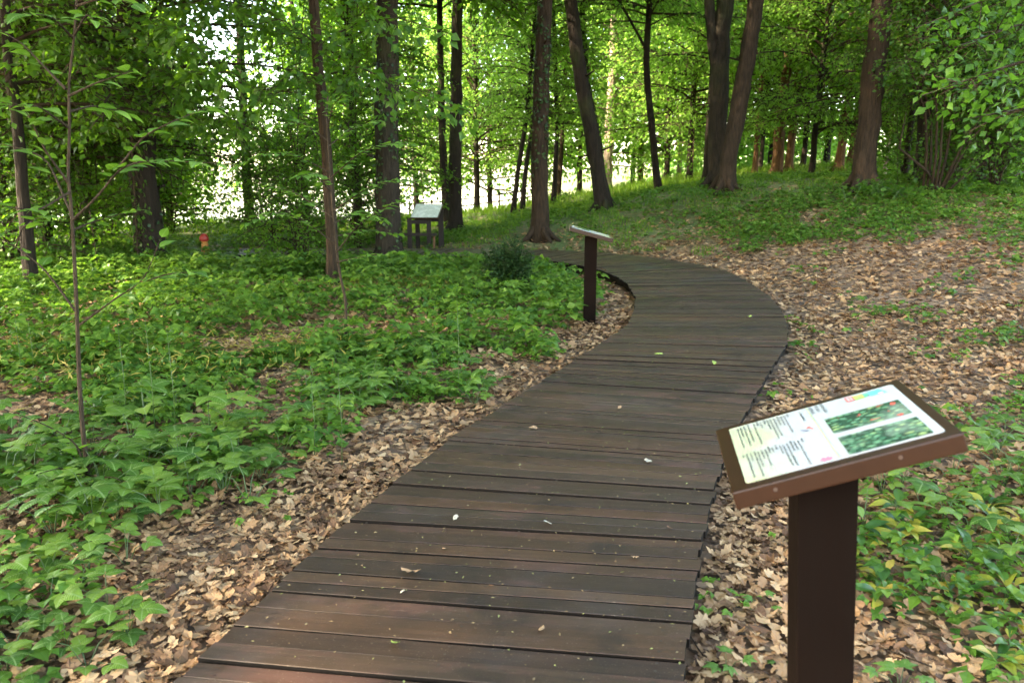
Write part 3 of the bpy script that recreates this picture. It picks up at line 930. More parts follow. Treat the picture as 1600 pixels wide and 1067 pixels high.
def ivy(C, R, base, parent, z0, z1, n, rng, size=.07, side=None):
    g = Geo()
    zz = C[:, 2]
    h = rng.uniform(z0, z1, n)
    c = np.stack([np.interp(h, zz, C[:, i]) for i in range(3)], 1)
    r = np.interp(h, zz, R)
    a = rng.uniform(0, 2 * np.pi, n) if side is None else rng.normal(side, .9, n)
    keep = (hash_noise(a * 1.3 + 5, h, .5, 9) > .38)
    o = np.stack([np.cos(a), np.sin(a), np.zeros(n)], 1)
    P = c + o * (r * rng.uniform(1.0, 1.18, n))[:, None]
    D = o * .5 + np.array([0, 0, -1.0]) + rng.normal(0, .45, (n, 3))
    Nn = o + np.array([0, 0, .5]) + rng.normal(0, .35, (n, 3))
    add_leaves(g, (P - base)[keep], D[keep], Nn[keep], size * rng.uniform(.6, 1.3, n)[keep], 0, .42)
    return g.build('ivy', M['ivy'], parent)


def tree(name, label, pix, Y, r, height, kind, leafm='leaf', bark='bark', cat='tree', group=None, rot=None, cs=1.0, cz=0.0, ivy_spec=None, flare=.35, fork=None, sides=18, extra=None):
    P, z0 = trunk_path(pix, Y, height)
    base = np.array([P[0, 0], Y, z0])
    o = empty(name, base)
    tag(o, label, cat, group)
    ex = None
    if fork:
        ex = []
        for pl, rr in fork:
            Q = np.array([at(px, py, Y) for px, py in pl])
            Q = Q[np.argsort(Q[:, 2])]
            d = unit(Q[-1] - Q[-2])
            Q = np.vstack([Q, Q[-1] + d * 5])
            Q, _ = curve(Q, 24)
            ex.append((Q, np.linspace(rr, rr * .4, 24)))
    _, C, R = make_trunk(P, r, height, M[bark], o, base, flare, sides, extra=ex)
    if kind:
        c = crown_obj(kind, leafm, o)
        hz = z0 + 4.0 + cz
        c.location = (np.interp(hz, C[:, 2], C[:, 0]) - base[0], np.interp(hz, C[:, 2], C[:, 1]) - base[1], cz)
        c.rotation_euler = (0, 0, RNG.uniform(0, 6.28) if rot is None else rot)
        c.scale = (cs, cs, cs)
    if ivy_spec:
        ivy(C, R, base, o, *ivy_spec, np.random.default_rng(int(Y * 10)))
    if extra: extra(o, base)
    return o


def sprays_for(specs, leafm, wid=.40):
    def fn(o, base):
        g = Geo()
        rng = np.random.default_rng(len(specs) * 7 + 3)
        for pts, leaf, width in specs:
            W = [at(*p) - base for p in pts]
            spray(g, W, leaf, width, .11, .12, rng, 0, 1, .014, .2, .7, wid)
        g.build('bough', [M[leafm], M['twig']], o)
    return fn


# ---- the trees with trunks that stand out in the photo, left to right
T = tree
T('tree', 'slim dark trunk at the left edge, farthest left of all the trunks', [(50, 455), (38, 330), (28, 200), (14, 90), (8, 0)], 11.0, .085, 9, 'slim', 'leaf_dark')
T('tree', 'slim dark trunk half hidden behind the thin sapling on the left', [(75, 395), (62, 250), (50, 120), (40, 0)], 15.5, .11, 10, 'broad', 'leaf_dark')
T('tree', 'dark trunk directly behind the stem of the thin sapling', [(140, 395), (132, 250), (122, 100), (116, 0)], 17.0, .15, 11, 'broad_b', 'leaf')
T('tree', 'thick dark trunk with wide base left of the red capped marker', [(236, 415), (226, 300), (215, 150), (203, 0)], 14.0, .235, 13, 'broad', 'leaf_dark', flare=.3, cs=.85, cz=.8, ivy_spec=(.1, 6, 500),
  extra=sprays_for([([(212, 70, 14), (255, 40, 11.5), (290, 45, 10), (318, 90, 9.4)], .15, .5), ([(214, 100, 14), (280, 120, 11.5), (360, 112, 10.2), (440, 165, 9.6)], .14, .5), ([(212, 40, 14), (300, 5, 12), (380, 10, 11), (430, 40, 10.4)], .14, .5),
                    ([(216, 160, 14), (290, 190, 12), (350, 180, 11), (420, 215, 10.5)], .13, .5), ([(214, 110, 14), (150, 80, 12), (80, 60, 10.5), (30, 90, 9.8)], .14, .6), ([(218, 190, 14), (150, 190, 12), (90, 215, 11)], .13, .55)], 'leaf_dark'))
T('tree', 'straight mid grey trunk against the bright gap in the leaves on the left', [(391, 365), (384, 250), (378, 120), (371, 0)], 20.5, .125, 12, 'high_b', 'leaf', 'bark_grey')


T('tree', 'slender reddish brown trunk with long leafy boughs, left of the ivy trunk', [(521, 447), (517, 330), (505, 180), (494, 80), (490, 0)], 11.8, .085, 14, 'shade_roof', 'leaf', 'bark_brown', cz=.5,  # dense crown above the view, shaped to shade the right side
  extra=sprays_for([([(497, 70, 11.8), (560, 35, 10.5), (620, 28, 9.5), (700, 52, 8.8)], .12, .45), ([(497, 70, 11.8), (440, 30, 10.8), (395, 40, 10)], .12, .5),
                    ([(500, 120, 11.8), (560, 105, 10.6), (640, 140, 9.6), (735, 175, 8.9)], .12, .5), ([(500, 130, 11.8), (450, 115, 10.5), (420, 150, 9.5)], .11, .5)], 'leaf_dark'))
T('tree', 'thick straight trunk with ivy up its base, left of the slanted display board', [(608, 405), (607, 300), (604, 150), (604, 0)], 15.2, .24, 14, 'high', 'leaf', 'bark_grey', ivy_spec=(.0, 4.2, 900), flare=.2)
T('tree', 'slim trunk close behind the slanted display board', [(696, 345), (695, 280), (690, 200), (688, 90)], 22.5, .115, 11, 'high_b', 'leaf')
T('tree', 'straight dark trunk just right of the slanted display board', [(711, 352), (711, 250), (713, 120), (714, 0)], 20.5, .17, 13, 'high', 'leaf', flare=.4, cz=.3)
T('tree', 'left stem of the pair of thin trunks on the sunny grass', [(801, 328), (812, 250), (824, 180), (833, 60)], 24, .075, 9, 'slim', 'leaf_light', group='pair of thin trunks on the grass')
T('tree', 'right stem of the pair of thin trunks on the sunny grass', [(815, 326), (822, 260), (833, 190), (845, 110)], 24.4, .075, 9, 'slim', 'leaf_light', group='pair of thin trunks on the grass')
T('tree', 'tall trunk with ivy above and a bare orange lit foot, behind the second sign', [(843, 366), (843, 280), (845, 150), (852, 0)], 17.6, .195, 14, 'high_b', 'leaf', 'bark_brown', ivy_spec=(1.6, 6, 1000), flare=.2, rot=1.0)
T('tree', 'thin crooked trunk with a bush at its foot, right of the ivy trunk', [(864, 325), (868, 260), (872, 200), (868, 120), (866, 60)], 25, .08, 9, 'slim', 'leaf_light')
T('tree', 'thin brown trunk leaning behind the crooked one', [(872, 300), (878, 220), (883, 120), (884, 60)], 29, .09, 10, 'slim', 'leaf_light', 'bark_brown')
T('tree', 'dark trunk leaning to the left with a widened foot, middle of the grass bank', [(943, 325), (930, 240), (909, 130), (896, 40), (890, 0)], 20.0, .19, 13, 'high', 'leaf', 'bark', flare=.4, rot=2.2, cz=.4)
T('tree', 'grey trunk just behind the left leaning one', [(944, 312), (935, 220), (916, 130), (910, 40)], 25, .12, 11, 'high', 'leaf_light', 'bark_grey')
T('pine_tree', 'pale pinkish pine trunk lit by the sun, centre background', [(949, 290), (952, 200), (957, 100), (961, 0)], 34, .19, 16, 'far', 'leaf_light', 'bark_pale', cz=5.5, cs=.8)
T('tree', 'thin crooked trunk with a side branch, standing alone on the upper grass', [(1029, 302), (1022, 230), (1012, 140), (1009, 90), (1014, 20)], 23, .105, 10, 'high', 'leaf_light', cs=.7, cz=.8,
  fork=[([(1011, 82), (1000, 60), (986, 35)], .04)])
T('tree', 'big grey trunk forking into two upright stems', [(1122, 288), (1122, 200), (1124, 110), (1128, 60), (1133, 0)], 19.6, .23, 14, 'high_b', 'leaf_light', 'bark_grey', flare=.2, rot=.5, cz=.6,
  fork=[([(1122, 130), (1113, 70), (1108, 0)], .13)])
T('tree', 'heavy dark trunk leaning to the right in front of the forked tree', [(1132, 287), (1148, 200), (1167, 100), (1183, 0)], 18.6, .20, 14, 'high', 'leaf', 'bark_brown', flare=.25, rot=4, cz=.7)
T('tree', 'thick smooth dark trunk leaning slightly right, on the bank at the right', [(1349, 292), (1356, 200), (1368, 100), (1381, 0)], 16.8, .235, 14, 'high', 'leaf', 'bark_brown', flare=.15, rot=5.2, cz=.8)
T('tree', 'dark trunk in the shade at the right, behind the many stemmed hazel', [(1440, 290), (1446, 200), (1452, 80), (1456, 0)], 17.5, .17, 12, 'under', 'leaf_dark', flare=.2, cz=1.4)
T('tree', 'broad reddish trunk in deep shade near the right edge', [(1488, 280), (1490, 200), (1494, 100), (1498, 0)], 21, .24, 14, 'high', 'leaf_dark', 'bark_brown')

# pines and slender trees along the ridge
ridge = [
    (1178, 278, 30, .10, 'bark_pine', 'slim orange lit trunk on the ridge, first right of the leaning trunk'),
    (1187, 272, 33, .09, 'bark', 'slim grey trunk on the ridge, second right of the leaning trunk'),
    (1213, 262, 28, .19, 'bark_pine', 'stout dark pine trunk on the grassy ridge'),
    (1232, 262, 31, .15, 'bark_pine', 'orange lit pine trunk beside the stout dark pine'),
    (1254, 260, 33, .11, 'bark', 'thin dark trunk on the ridge right of the orange lit pine'),
    (1290, 258, 36, .14, 'bark', 'grey trunk far back on the ridge left of the brown pine'),
    (1311, 255, 30, .16, 'bark_pine', 'brown pine trunk on the ridge left of the thick leaning trunk'),
    (1328, 256, 34, .14, 'bark_pine', 'orange pine trunk touching the thick leaning trunk on its left'),
    (1382, 268, 26, .06, 'bark_pale', 'thin pale sunlit stem right of the thick leaning trunk'),
    (1103, 278, 27, .13, 'bark', 'dark straight trunk close left of the forked tree'),
    (1000, 278, 38, .15, 'bark_pine', 'brown trunk in the bright distance left of the thin crooked tree'),
    (988, 280, 42, .13, 'bark', 'dark trunk in the bright distance near the pale pine'),
    (1060, 276, 40, .12, 'bark_pale', 'pale thin trunk in the bright gap left of the forked tree'),
]
for i, (px, py, Y, r, bk, lab) in enumerate(ridge):
    lean = (px - 800) * .07
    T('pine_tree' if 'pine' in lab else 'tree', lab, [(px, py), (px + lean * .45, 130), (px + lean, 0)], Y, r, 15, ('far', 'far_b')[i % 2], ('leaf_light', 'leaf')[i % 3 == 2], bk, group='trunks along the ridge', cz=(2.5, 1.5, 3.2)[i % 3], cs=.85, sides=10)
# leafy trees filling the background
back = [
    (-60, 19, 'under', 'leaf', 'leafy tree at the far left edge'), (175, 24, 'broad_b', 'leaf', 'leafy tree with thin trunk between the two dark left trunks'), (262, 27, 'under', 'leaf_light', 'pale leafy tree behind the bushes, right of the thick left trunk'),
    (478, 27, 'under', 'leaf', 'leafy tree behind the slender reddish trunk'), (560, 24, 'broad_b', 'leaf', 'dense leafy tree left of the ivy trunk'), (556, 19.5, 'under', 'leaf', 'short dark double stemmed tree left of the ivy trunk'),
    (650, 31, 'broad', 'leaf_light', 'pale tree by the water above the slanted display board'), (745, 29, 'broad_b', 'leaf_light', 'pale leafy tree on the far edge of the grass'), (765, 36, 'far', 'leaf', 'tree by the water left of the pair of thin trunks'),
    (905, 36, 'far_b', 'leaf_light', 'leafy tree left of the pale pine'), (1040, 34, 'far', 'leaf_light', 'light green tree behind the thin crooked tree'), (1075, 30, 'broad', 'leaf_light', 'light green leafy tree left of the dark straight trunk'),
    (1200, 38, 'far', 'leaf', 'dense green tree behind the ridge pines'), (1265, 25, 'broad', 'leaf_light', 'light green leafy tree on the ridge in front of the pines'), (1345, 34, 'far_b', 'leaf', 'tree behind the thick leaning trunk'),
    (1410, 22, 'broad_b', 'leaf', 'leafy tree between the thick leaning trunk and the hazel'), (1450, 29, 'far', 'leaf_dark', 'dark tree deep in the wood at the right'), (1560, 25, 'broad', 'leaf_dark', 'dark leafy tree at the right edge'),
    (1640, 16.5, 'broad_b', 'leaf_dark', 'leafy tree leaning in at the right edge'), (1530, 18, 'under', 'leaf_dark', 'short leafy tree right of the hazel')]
for i, (px, Y, kd, lf, lab) in enumerate(back):
    lean = (px - 800) * .07
    T('tree', lab, [(px, 300), (px + lean * .5, 130), (px + lean, 0)], Y, .07 + .004 * (Y - 16) * .8, 11, kd, lf, 'bark', group='leafy trees of the background', cs=(1.0, .9, 1.08)[i % 3], sides=9)

# far wood that reads as one mass
g = Geo(); rng = np.random.default_rng(77)
for k in range(1450):
    if k >= 1150:
        x, y = rng.uniform(5, 40), rng.uniform(38, 50)
        if x < y * .2: continue
        h = g1(x, y) + rng.uniform(-.2, 3.2)
    elif k < 620:
        x, y = rng.uniform(4, 46), rng.uniform(39, 64)
        if x < y * .16: continue
        h = g1(x, y) + rng.uniform(.3, 13)
    else:
        y = rng.uniform(35, 43); x = y * rng.uniform(-.75, .25)
        if -.39 < x / y < -.27 and rng.random() < .8: continue
        h = rng.uniform(2.2, 10) if x / y > -.27 else rng.uniform(.2, 9)
    a = rng.uniform(0, 6.28); d = np.array([math.cos(a), math.sin(a), .1]); L = rng.uniform(2, 4)
    spray(g, [np.array([x, y, h]) - d * L * .5, np.array([x, y, h + .4]), np.array([x, y, h]) + d * L * .5], .30, 1.4, .42, .0, rng, r0=.02, leafstep=.55, flat=.4, simple=True, wid=.42, loose=1.6)
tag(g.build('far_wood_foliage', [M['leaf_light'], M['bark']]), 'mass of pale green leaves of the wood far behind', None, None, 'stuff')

# unseen trees added on the left, their dense crowns shade the walkway
for i, (x, y, k_) in enumerate(((-10, 9.5, 'shade_roof'), (-7.4, 4.0, 'shade_roof'), (-13.5, 14.5, 'shade_roof'), (-12.5, 2.5, 'shade_roof'), (-5.5, -2.5, 'shade_roof'))):
    z = g1(x, y); o = empty('tree', (x, y, z))
    tag(o, ('unseen tree added for shade outside the left edge, level with the slender reddish trunk', 'unseen tree added for shade outside the left edge, level with the middle of the boardwalk', 'unseen tree added for shade outside the left edge, behind the first', 'unseen tree added for shade outside the left edge, farthest from the boardwalk', 'unseen tree added for shade behind the viewer on the left')[i], 'tree', 'shade trees added outside the view')
    P_ = np.array([(x, y, z - .2), (x + .1, y, z + 6), (x + .3, y + .2, z + 15)])
    make_trunk(P_, .22, 15, M['bark'], o, np.array([x, y, z]))
    c = crown_obj(k_, 'leaf', o); c.rotation_euler = (0, 0, i * 1.1); c.scale = (1.0, 1.0, 1.0)
# bushes of the understory
bushes = [(20, 13.5, 1.1, 'leaf_dark', 'dark leafy bush at the left edge'), (130, 16, 1.0, 'leaf', 'dark bush behind the thin sapling'), (180, 19.5, 1.25, 'leaf', 'bush just left of the thick dark trunk'), (270, 20.5, 1.0, 'leaf', 'bush behind the red capped marker'),
          (425, 18.5, .8, 'leaf_dark', 'low dark bush at the foot of the mid grey trunk'), (470, 15.0, .75, 'leaf', 'leafy bush left of the slender reddish trunk'), (560, 18.0, .7, 'leaf', 'bush left of the ivy trunk foot'),
          (1400, 24, 1.0, 'leaf', 'bush right of the thick leaning trunk'), (1540, 16.5, .9, 'leaf_dark', 'dark bush under the right edge trees'), (60, 22, 1.4, 'leaf', 'tall bush in the left background'), (250, 23, 1.3, 'leaf', 'green bush behind the thick dark trunk'), (1590, 19, 1.2, 'leaf_dark', 'large dark bush at the right edge')]
for i, (px, Y, s, lf, lab) in enumerate(bushes):
    p = at(px, 400, Y); z = g1(p[0], Y)
    o = empty('bush', (p[0], Y, z)); tag(o, lab, 'bush', 'bushes of the understory')
    c = crown_obj('bush', lf, o); c.scale = (s, s, s * .9); c.rotation_euler = (0, 0, i * 1.7)
    g = Geo()
    for k in range(5):
        a = k * 1.26 + i
        g.tube([(0.05 * math.cos(a), .05 * math.sin(a), -.05), (.2 * s * math.cos(a), .2 * s * math.sin(a), .9 * s), (.45 * s * math.cos(a), .45 * s * math.sin(a), 1.9 * s)], [.022, .016, .006], 5)
    g.build('stem', M['twig'], o)

# low dark clumps: nettle patch by the leaning trunk, foot of the thick right trunk
for px, py, Y, n, w, lab in ((1130, 300, 17.6, 16, 1.5, 'spreading dark bramble clump in front of the leaning trunk'), (1385, 305, 15.8, 14, 1.2, 'dark bramble clump at the foot of the thick right trunk'), (880, 318, 24, 8, .6, 'small round bush on the grass right of the ivy trunk')):
    p = at(px, py, Y); z = g1(p[0], Y); rng = np.random.default_rng(int(px))
    g = Geo()
    for k in range(n):
        a = rng.uniform(0, 6.28); q = np.array([rng.normal(0, w * .5), rng.normal(0, .35), 0]); d = np.array([math.cos(a), math.sin(a), 0])
        spray(g, [q, q + d * .2 + (0, 0, rng.uniform(.2, .42)), q + d * .55 + (0, 0, rng.uniform(.1, .35))], .10, .28, .10, .1, rng, r0=.006)
    o = g.build('bramble_clump', [M['leaf_dark'], M['stem']]); o.location = (p[0], Y, z)
    tag(o, lab, 'bush')

# many stemmed hazel
hx = at(1462, 288, 16.0); hz = g1(hx[0], 16.0)
o = empty('hazel_bush', (hx[0], 16.0, hz)); tag(o, 'many stemmed hazel fanning out of the bank in the shade at the right', 'bush')
base = np.array([hx[0], 16.0, hz])
for k, (px, py) in enumerate(((1446, 175), (1455, 190), (1464, 185), (1472, 195), (1486, 200), (1508, 220), (1520, 215), (1545, 250), (1405, 232))):
    e = at(px, py, 16.0 + .25 * math.sin(k * 2)) - base
    s0 = np.array([(k - 4) * .05, .08 * math.cos(k), -.08])
    g = Geo(); g.tube([s0, s0 * .5 + e * .45 + np.array([.04, 0, .1]), e, e * 1.55 + np.array([.1 * k - .3, 0, .2])], [.03, .026, .02, .008], 6)
    g.build('stem', M['bark_brown'], o)
c = crown_obj('under', 'leaf_dark', o); c.location = (0, 0, 1.2); c.scale = (.8, .8, .7)

# boughs that reach in from a tree standing outside the right edge
T('linden_tree', 'linden boughs reaching in at the upper right, their tree outside the picture', [(1790, 560), (1800, 300), (1815, 0)], 6.0, .13, 11, 'high', 'leaf', 'bark_grey', cz=-.4,
  extra=sprays_for([([(1800, 60, 6.0), (1700, 85, 5.4), (1600, 95, 5.0), (1440, 150, 4.7)], .066, .42), ([(1800, 20, 6.0), (1690, 30, 5.6), (1590, 40, 5.3), (1490, 75, 5.0)], .066, .42),
                    ([(1800, 120, 6.0), (1690, 150, 5.2), (1600, 170, 4.8), (1515, 185, 4.5)], .066, .35), ([(1800, -30, 6.0), (1650, -20, 5.4), (1540, 0, 5.0), (1430, 45, 4.8)], .066, .45),
                    ([(1800, 160, 6.0), (1690, 215, 5.0), (1640, 250, 4.6), (1585, 275, 4.4)], .066, .25), ([(1800, 60, 6.0), (1700, 60, 6.6), (1590, 120, 7.0), (1470, 130, 7.2)], .066, .5)], 'leaf_dark'))

# ---------------------------------------------------------------- real leaf meshes for the near plants


def leaf_mesh(name, mat, L=1.0, W=.62, n=9, teeth=.05, fold=.16, droop=.35, base=.12, shape='ovate', petiole=.0):
    g = Geo(); ts = np.linspace(0, 1, n)
    if shape == 'ovate': w = np.sin(np.pi * ts ** .72) ** .85 * (1 - .18 * ts)
    elif shape == 'lance': w = np.sin(np.pi * ts ** .9) ** 1.1
    elif shape == 'heart': w = np.clip(np.sin(np.pi * ts ** .55) ** .8, 0, 1)
    w = w / w.max() * W / 2
    V, UV = [], []
    for i, t_ in enumerate(ts):
        ww = w[i] * (1 + (teeth * (1 if i % 2 else -1) if 0 < i < n - 1 else 0))
        z = -droop * t_ ** 2 * .5 + .06 * math.sin(t_ * 3.1)
        for s in (-1, -.5, 0, .5, 1):
            V.append((s * ww, petiole + t_ * L, z + abs(s) * ww * fold * 2 - (abs(s) == 1) * ww * .16))
            UV.append((s * .5 * 2 * ww / W, t_))
    T_ = []
    for i in range(n - 1):
        for s in range(4):
            a = i * 5 + s
            T_ += [(a, a + 1, a + 6), (a, a + 6, a + 5)]
    g.add(V, T_, 0, True)
    return g, UV


def finish(g, UV, name, mat):
    me = g.mesh(name, mat)
    uv = me.uv_layers.new(name='UVMap')
    vi = np.empty(len(me.loops), np.int32); me.loops.foreach_get('vertex_index', vi)
    uv.data.foreach_set('uv', np.array(UV, np.float32)[vi].ravel())
    return me


def trifoliate(seed, mat):
    rng = random.Random(seed); G, UVs = Geo(), []
    for a, s in ((0, 1.0), (1.25, .82), (-1.25, .82)):
        g, UV = leaf_mesh('', mat, 1.0, .78, 9, .05, .10, rng.uniform(.12, .32))
        V = np.vstack(g.v) * s * .62; c, sn = math.cos(a), math.sin(a)
        V = np.stack([V[:, 0] * c + V[:, 1] * sn, V[:, 1] * c - V[:, 0] * sn, V[:, 2] + rng.uniform(-.02, .02)], 1)
        if a == 0: V[:, 1] += .10
        G.add(V, np.vstack(g.f), 0, True); UVs += UV
    return finish(G, UVs, 'leaf', mat)


LM = {}
LM['bramble'] = [trifoliate(k, M['herb_near']) for k in range(3)]
LM['ovate'] = [finish(*leaf_mesh('', None, 1, .60, 11, .03, f, d), 'leaf', M['sapling']) for f, d in ((.10, .12), (.16, .26), (.12, .38))]
LM['lily'] = [finish(*leaf_mesh('', None, 1, .36, 8, 0, .22, d, shape='lance'), 'leaf', M['lily']) for d in (.35, .7)]
LM['lily_y'] = [finish(*leaf_mesh('', None, 1, .40, 8, .02, .20, d, shape='lance'), 'leaf', M['lily_y']) for d in (.4, .8)]


def maple_mesh():
    G, UVs = Geo(), []
    for a, s in ((0, 1.0), (.85, .88), (-.85, .88), (1.7, .55), (-1.7, .55)):
        g, UV = leaf_mesh('', None, 1, .52, 9, .14, .10, .3)
        V = np.vstack(g.v) * s * .6; c, sn = math.cos(a), math.sin(a)
        G.add(np.stack([V[:, 0] * c + V[:, 1] * sn, V[:, 1] * c - V[:, 0] * sn, V[:, 2] + .004 * a], 1), np.vstack(g.f), 0, True); UVs += UV
    return finish(G, UVs, 'leaf', M['maple_seedling'])


LM['maple'] = [maple_mesh()]


def place_leaf(me, parent, p, d, n, s):
    y = Vector(d).normalized(); z = Vector(n); x = y.cross(z).normalized(); z = x.cross(y)
    o = bpy.data.objects.new('leaf', me); col.objects.link(o); o.parent = parent
    Mx = Matrix.Identity(4)
    for i in range(3):
        Mx[i][0], Mx[i][1], Mx[i][2], Mx[i][3] = x[i] * s, y[i] * s, z[i] * s, p[i]
    o.matrix_basis = Mx
    return o


def herb(x, y, kind, rng, size=1.0, n=5, label='', group=None, name='bramble_plant', cat='plant', spread=1.0, yellow=0.0):
    z = g1(x, y) - .01
    o = empty(name, (x, y, z)); tag(o, label, cat, group)
    g = Geo()
    for k in range(n):
        a = k * 2.399 + rng.uniform(-.5, .5) + x * 7
        if kind in ('lily',):
            h = rng.uniform(.02, .07) * size; r = rng.uniform(.01, .04) * size; L = rng.uniform(.065, .125) * size; up = rng.uniform(.0, .8)
        else:
            h = rng.uniform(.06, .20) * size; r = rng.uniform(.04, .16) * size * spread; L = rng.uniform(.10, .19) * size; up = rng.uniform(-.12, .2)
        if k == 0: r *= .3; h *= 1.2
        d = np.array([math.cos(a), math.sin(a), 0])
        tip = np.array([d[0] * r, d[1] * r, h])
        g.tube([(0, 0, 0), tip * (.45, .45, .75), tip], [.0028 * size, .0022 * size, .0016 * size], 4, 0, False)
        me = LM['lily_y' if kind == 'lily' and rng.random() < yellow else kind]
        place_leaf(me[rng.randrange(len(me))], o, tip, (d[0], d[1], up), (rng.gauss(0, .25), rng.gauss(0, .25), 1), L)
    g.build('stem', M['stem'], o)
    return o


rp = random.Random(21)
PLANTED = []


def free(x, y, r):
    for a, b_, c in PLANTED:
        if (x - a) ** 2 + (y - b_) ** 2 < (r + c) ** 2: return False
    PLANTED.append((x, y, r)); return True


SIGNXY = (.80, 1.80)


def scatter(n, x0, x1, y0, y1, kind, label, group, size, leaves, name, gap=.07, thr=.12, yellow=0.0, spread=1.0, cat='plant'):
    k = tries = 0
    while k < n and tries < n * 60:
        tries += 1
        x, y = rp.uniform(x0, x1), rp.uniform(y0, y1)
        if herb_density(np.array([x]), np.array([y]))[0] < thr or (x - SIGNXY[0]) ** 2 + (y - SIGNXY[1]) ** 2 < .03: continue
        if poly_dist(np.array([x]), np.array([y]), DL)[0] < .13 or in_deck(np.array([x]), np.array([y]))[0]: continue
        if not free(x, y, gap): continue
        herb(x, y, kind, rp, rp.uniform(*size), rp.randint(*leaves), label, group, name, cat, spread, yellow)
        k += 1


scatter(60, -3.4, -1.25, 3.3, 5.2, 'bramble', 'low three leaved bramble in the thick patch round the foot of the thin sapling', 'brambles round the thin sapling', (.8, 1.3), (4, 7), 'bramble_plant')
scatter(34, -2.3, -.95, 2.1, 3.1, 'bramble', 'three leaved bramble in the patch at the lower left corner beside the boardwalk', 'brambles in the lower left corner', (.5, .85), (4, 6), 'bramble_plant')
scatter(30, -1.6, .2, 4.3, 7.2, 'bramble', 'bramble in the patch between the thin sapling and the middle of the boardwalk', 'brambles beside the middle of the boardwalk', (.8, 1.2), (4, 7), 'bramble_plant')
scatter(42, 1.4, 2.7, 1.9, 3.6, 'lily', 'lily leaved plant with glossy green and yellowing leaves right of the nearest sign post', 'yellowing lily plants by the nearest sign', (.8, 1.2), (9, 14), 'lily_plant', .06, .1, .5)
scatter(34, 1.5, 3.3, 2.3, 4.6, 'bramble', 'green bramble among dry leaves behind the nearest sign', 'brambles behind the nearest sign', (.7, 1.1), (3, 6), 'bramble_plant')
for x, y, s, n, lab in ((.70, 2.33, .5, 4, 'light green maple seedling between boardwalk and nearest sign post'), (1.12, 2.02, .7, 4, 'bright green three leaved seedling at the foot of the nearest sign'), (1.23, 2.25, .65, 4, 'bright green seedling just right of the nearest post'),
                        (.95, 2.75, .35, 3, 'tiny pale seedling in dry leaves left of the nearest post'), (.90, 2.35, .32, 2, 'tiny two leaved seedling beside the nearest post')):
    herb(x, y, 'maple', rp, s, n, lab, 'green seedlings by the nearest sign', 'maple_seedling')

# tall thin stalks standing up out of the left patch
for i, (px, py, Y, h, lab) in enumerate(((715, 560, 5.6, .75, 'x'), (196, 640, 4.9, .7, ''), (240, 655, 4.75, .75, ''), (273, 665, 4.65, .7, ''), (490, 690, 4.35, .5, ''), (533, 705, 4.2, .55, ''), (30, 560, 6.2, .55, ''), (50, 560, 6.3, .5, ''))):
    p = at(px, py, Y); z = g1(p[0], Y)
    lab = 'thin upright green stalk with small leaves, ' + ('beside the middle of the boardwalk', 'first right of the thin sapling stem', 'second right of the thin sapling stem', 'third right of the thin sapling stem', 'farther of two left of the boardwalk', 'nearer of two left of the boardwalk', 'nearest the left edge', 'second from the left edge')[i]
    o = empty('weed_stalk', (p[0], Y, z)); tag(o, lab, 'plant', 'thin upright stalks')
    g = Geo(); g.tube([(0, 0, -.02), (.01, 0, h * .5), (.0, .01, h)], [.003, .0022, .001], 5); g.build('stem', M['stem'], o)
    for k in range(9):
        a = k * 2.4; zz = h * (.25 + .08 * k)
        place_leaf(LM['lily'][k % 2], o, (0.005 * math.cos(a), .005 * math.sin(a), zz), (math.cos(a), math.sin(a), .7), (0, 0, 1), .05 + .03 * (k % 3))


# ---------------------------------------------------------------- saplings
def sapling(name, label, stem, Y, r, branches, leafkind, leafL, seed, leafgap=.065):
    rng = random.Random(seed)
    S = np.array([at(px, py, Y) for px, py in stem]); S = S[np.argsort(S[:, 2])]
    z0 = g1(S[0, 0], Y); base = np.array([S[0, 0], Y, z0])
    S[0, 2] = z0 - .04
    o = empty(name, base); tag(o, label, 'sapling')
    C, _ = curve(S, max(12, len(S) * 5))
    for _ in range(2): C[1:-1] = .25 * C[:-2] + .5 * C[1:-1] + .25 * C[2:]
    g = Geo(); g.tube(C - base, np.linspace(r, r * .3, len(C)), 9, 0, True, .05); g.build('stem', M['twig'], o)
    for br in branches:
        W, L = curve(np.array([at(*p) for p in br['p']]) - base, 16)
        for _ in range(2): W[1:-1] = .25 * W[:-2] + .5 * W[1:-1] + .25 * W[2:]
        g = Geo(); g.tube(W, np.linspace(br.get('r', .007), .0015, 16), 5, 0, False)
        side = 1; s = br.get('s', .3) * L; k = 0
        D = np.gradient(W, axis=0)
        items = []
        while s <= L:
            f_ = s / L * 15; i = min(14, int(f_)); p = W[i] + (W[i + 1] - W[i]) * (f_ - i)
            d = D[i] / np.linalg.norm(D[i]); sd = np.cross(d, (0, 0, 1)); sd /= np.linalg.norm(sd) + 1e-9
            items.append((p, d * .55 + sd * side * rng.uniform(.5, 1.0) + np.array([0, 0, rng.uniform(-.28, .10)])))
            side *= -1; s += leafgap * rng.uniform(.6, 1.2)
        items.append((W[-1], D[-1] / np.linalg.norm(D[-1]) + np.array([0, 0, -.25])))
        for p, d in items:
            d = d / np.linalg.norm(d); q = p + d * .018
            g.tube([p, q], [.0012, .001], 3, 0, False)
            me = LM[leafkind][rng.randrange(3)]
            place_leaf(me, o, q, d, (rng.gauss(0, .28), rng.gauss(0, .28), 1), leafL * rng.uniform(.62, 1.15))
        g.build('branch', M['twig'], o)
    return o


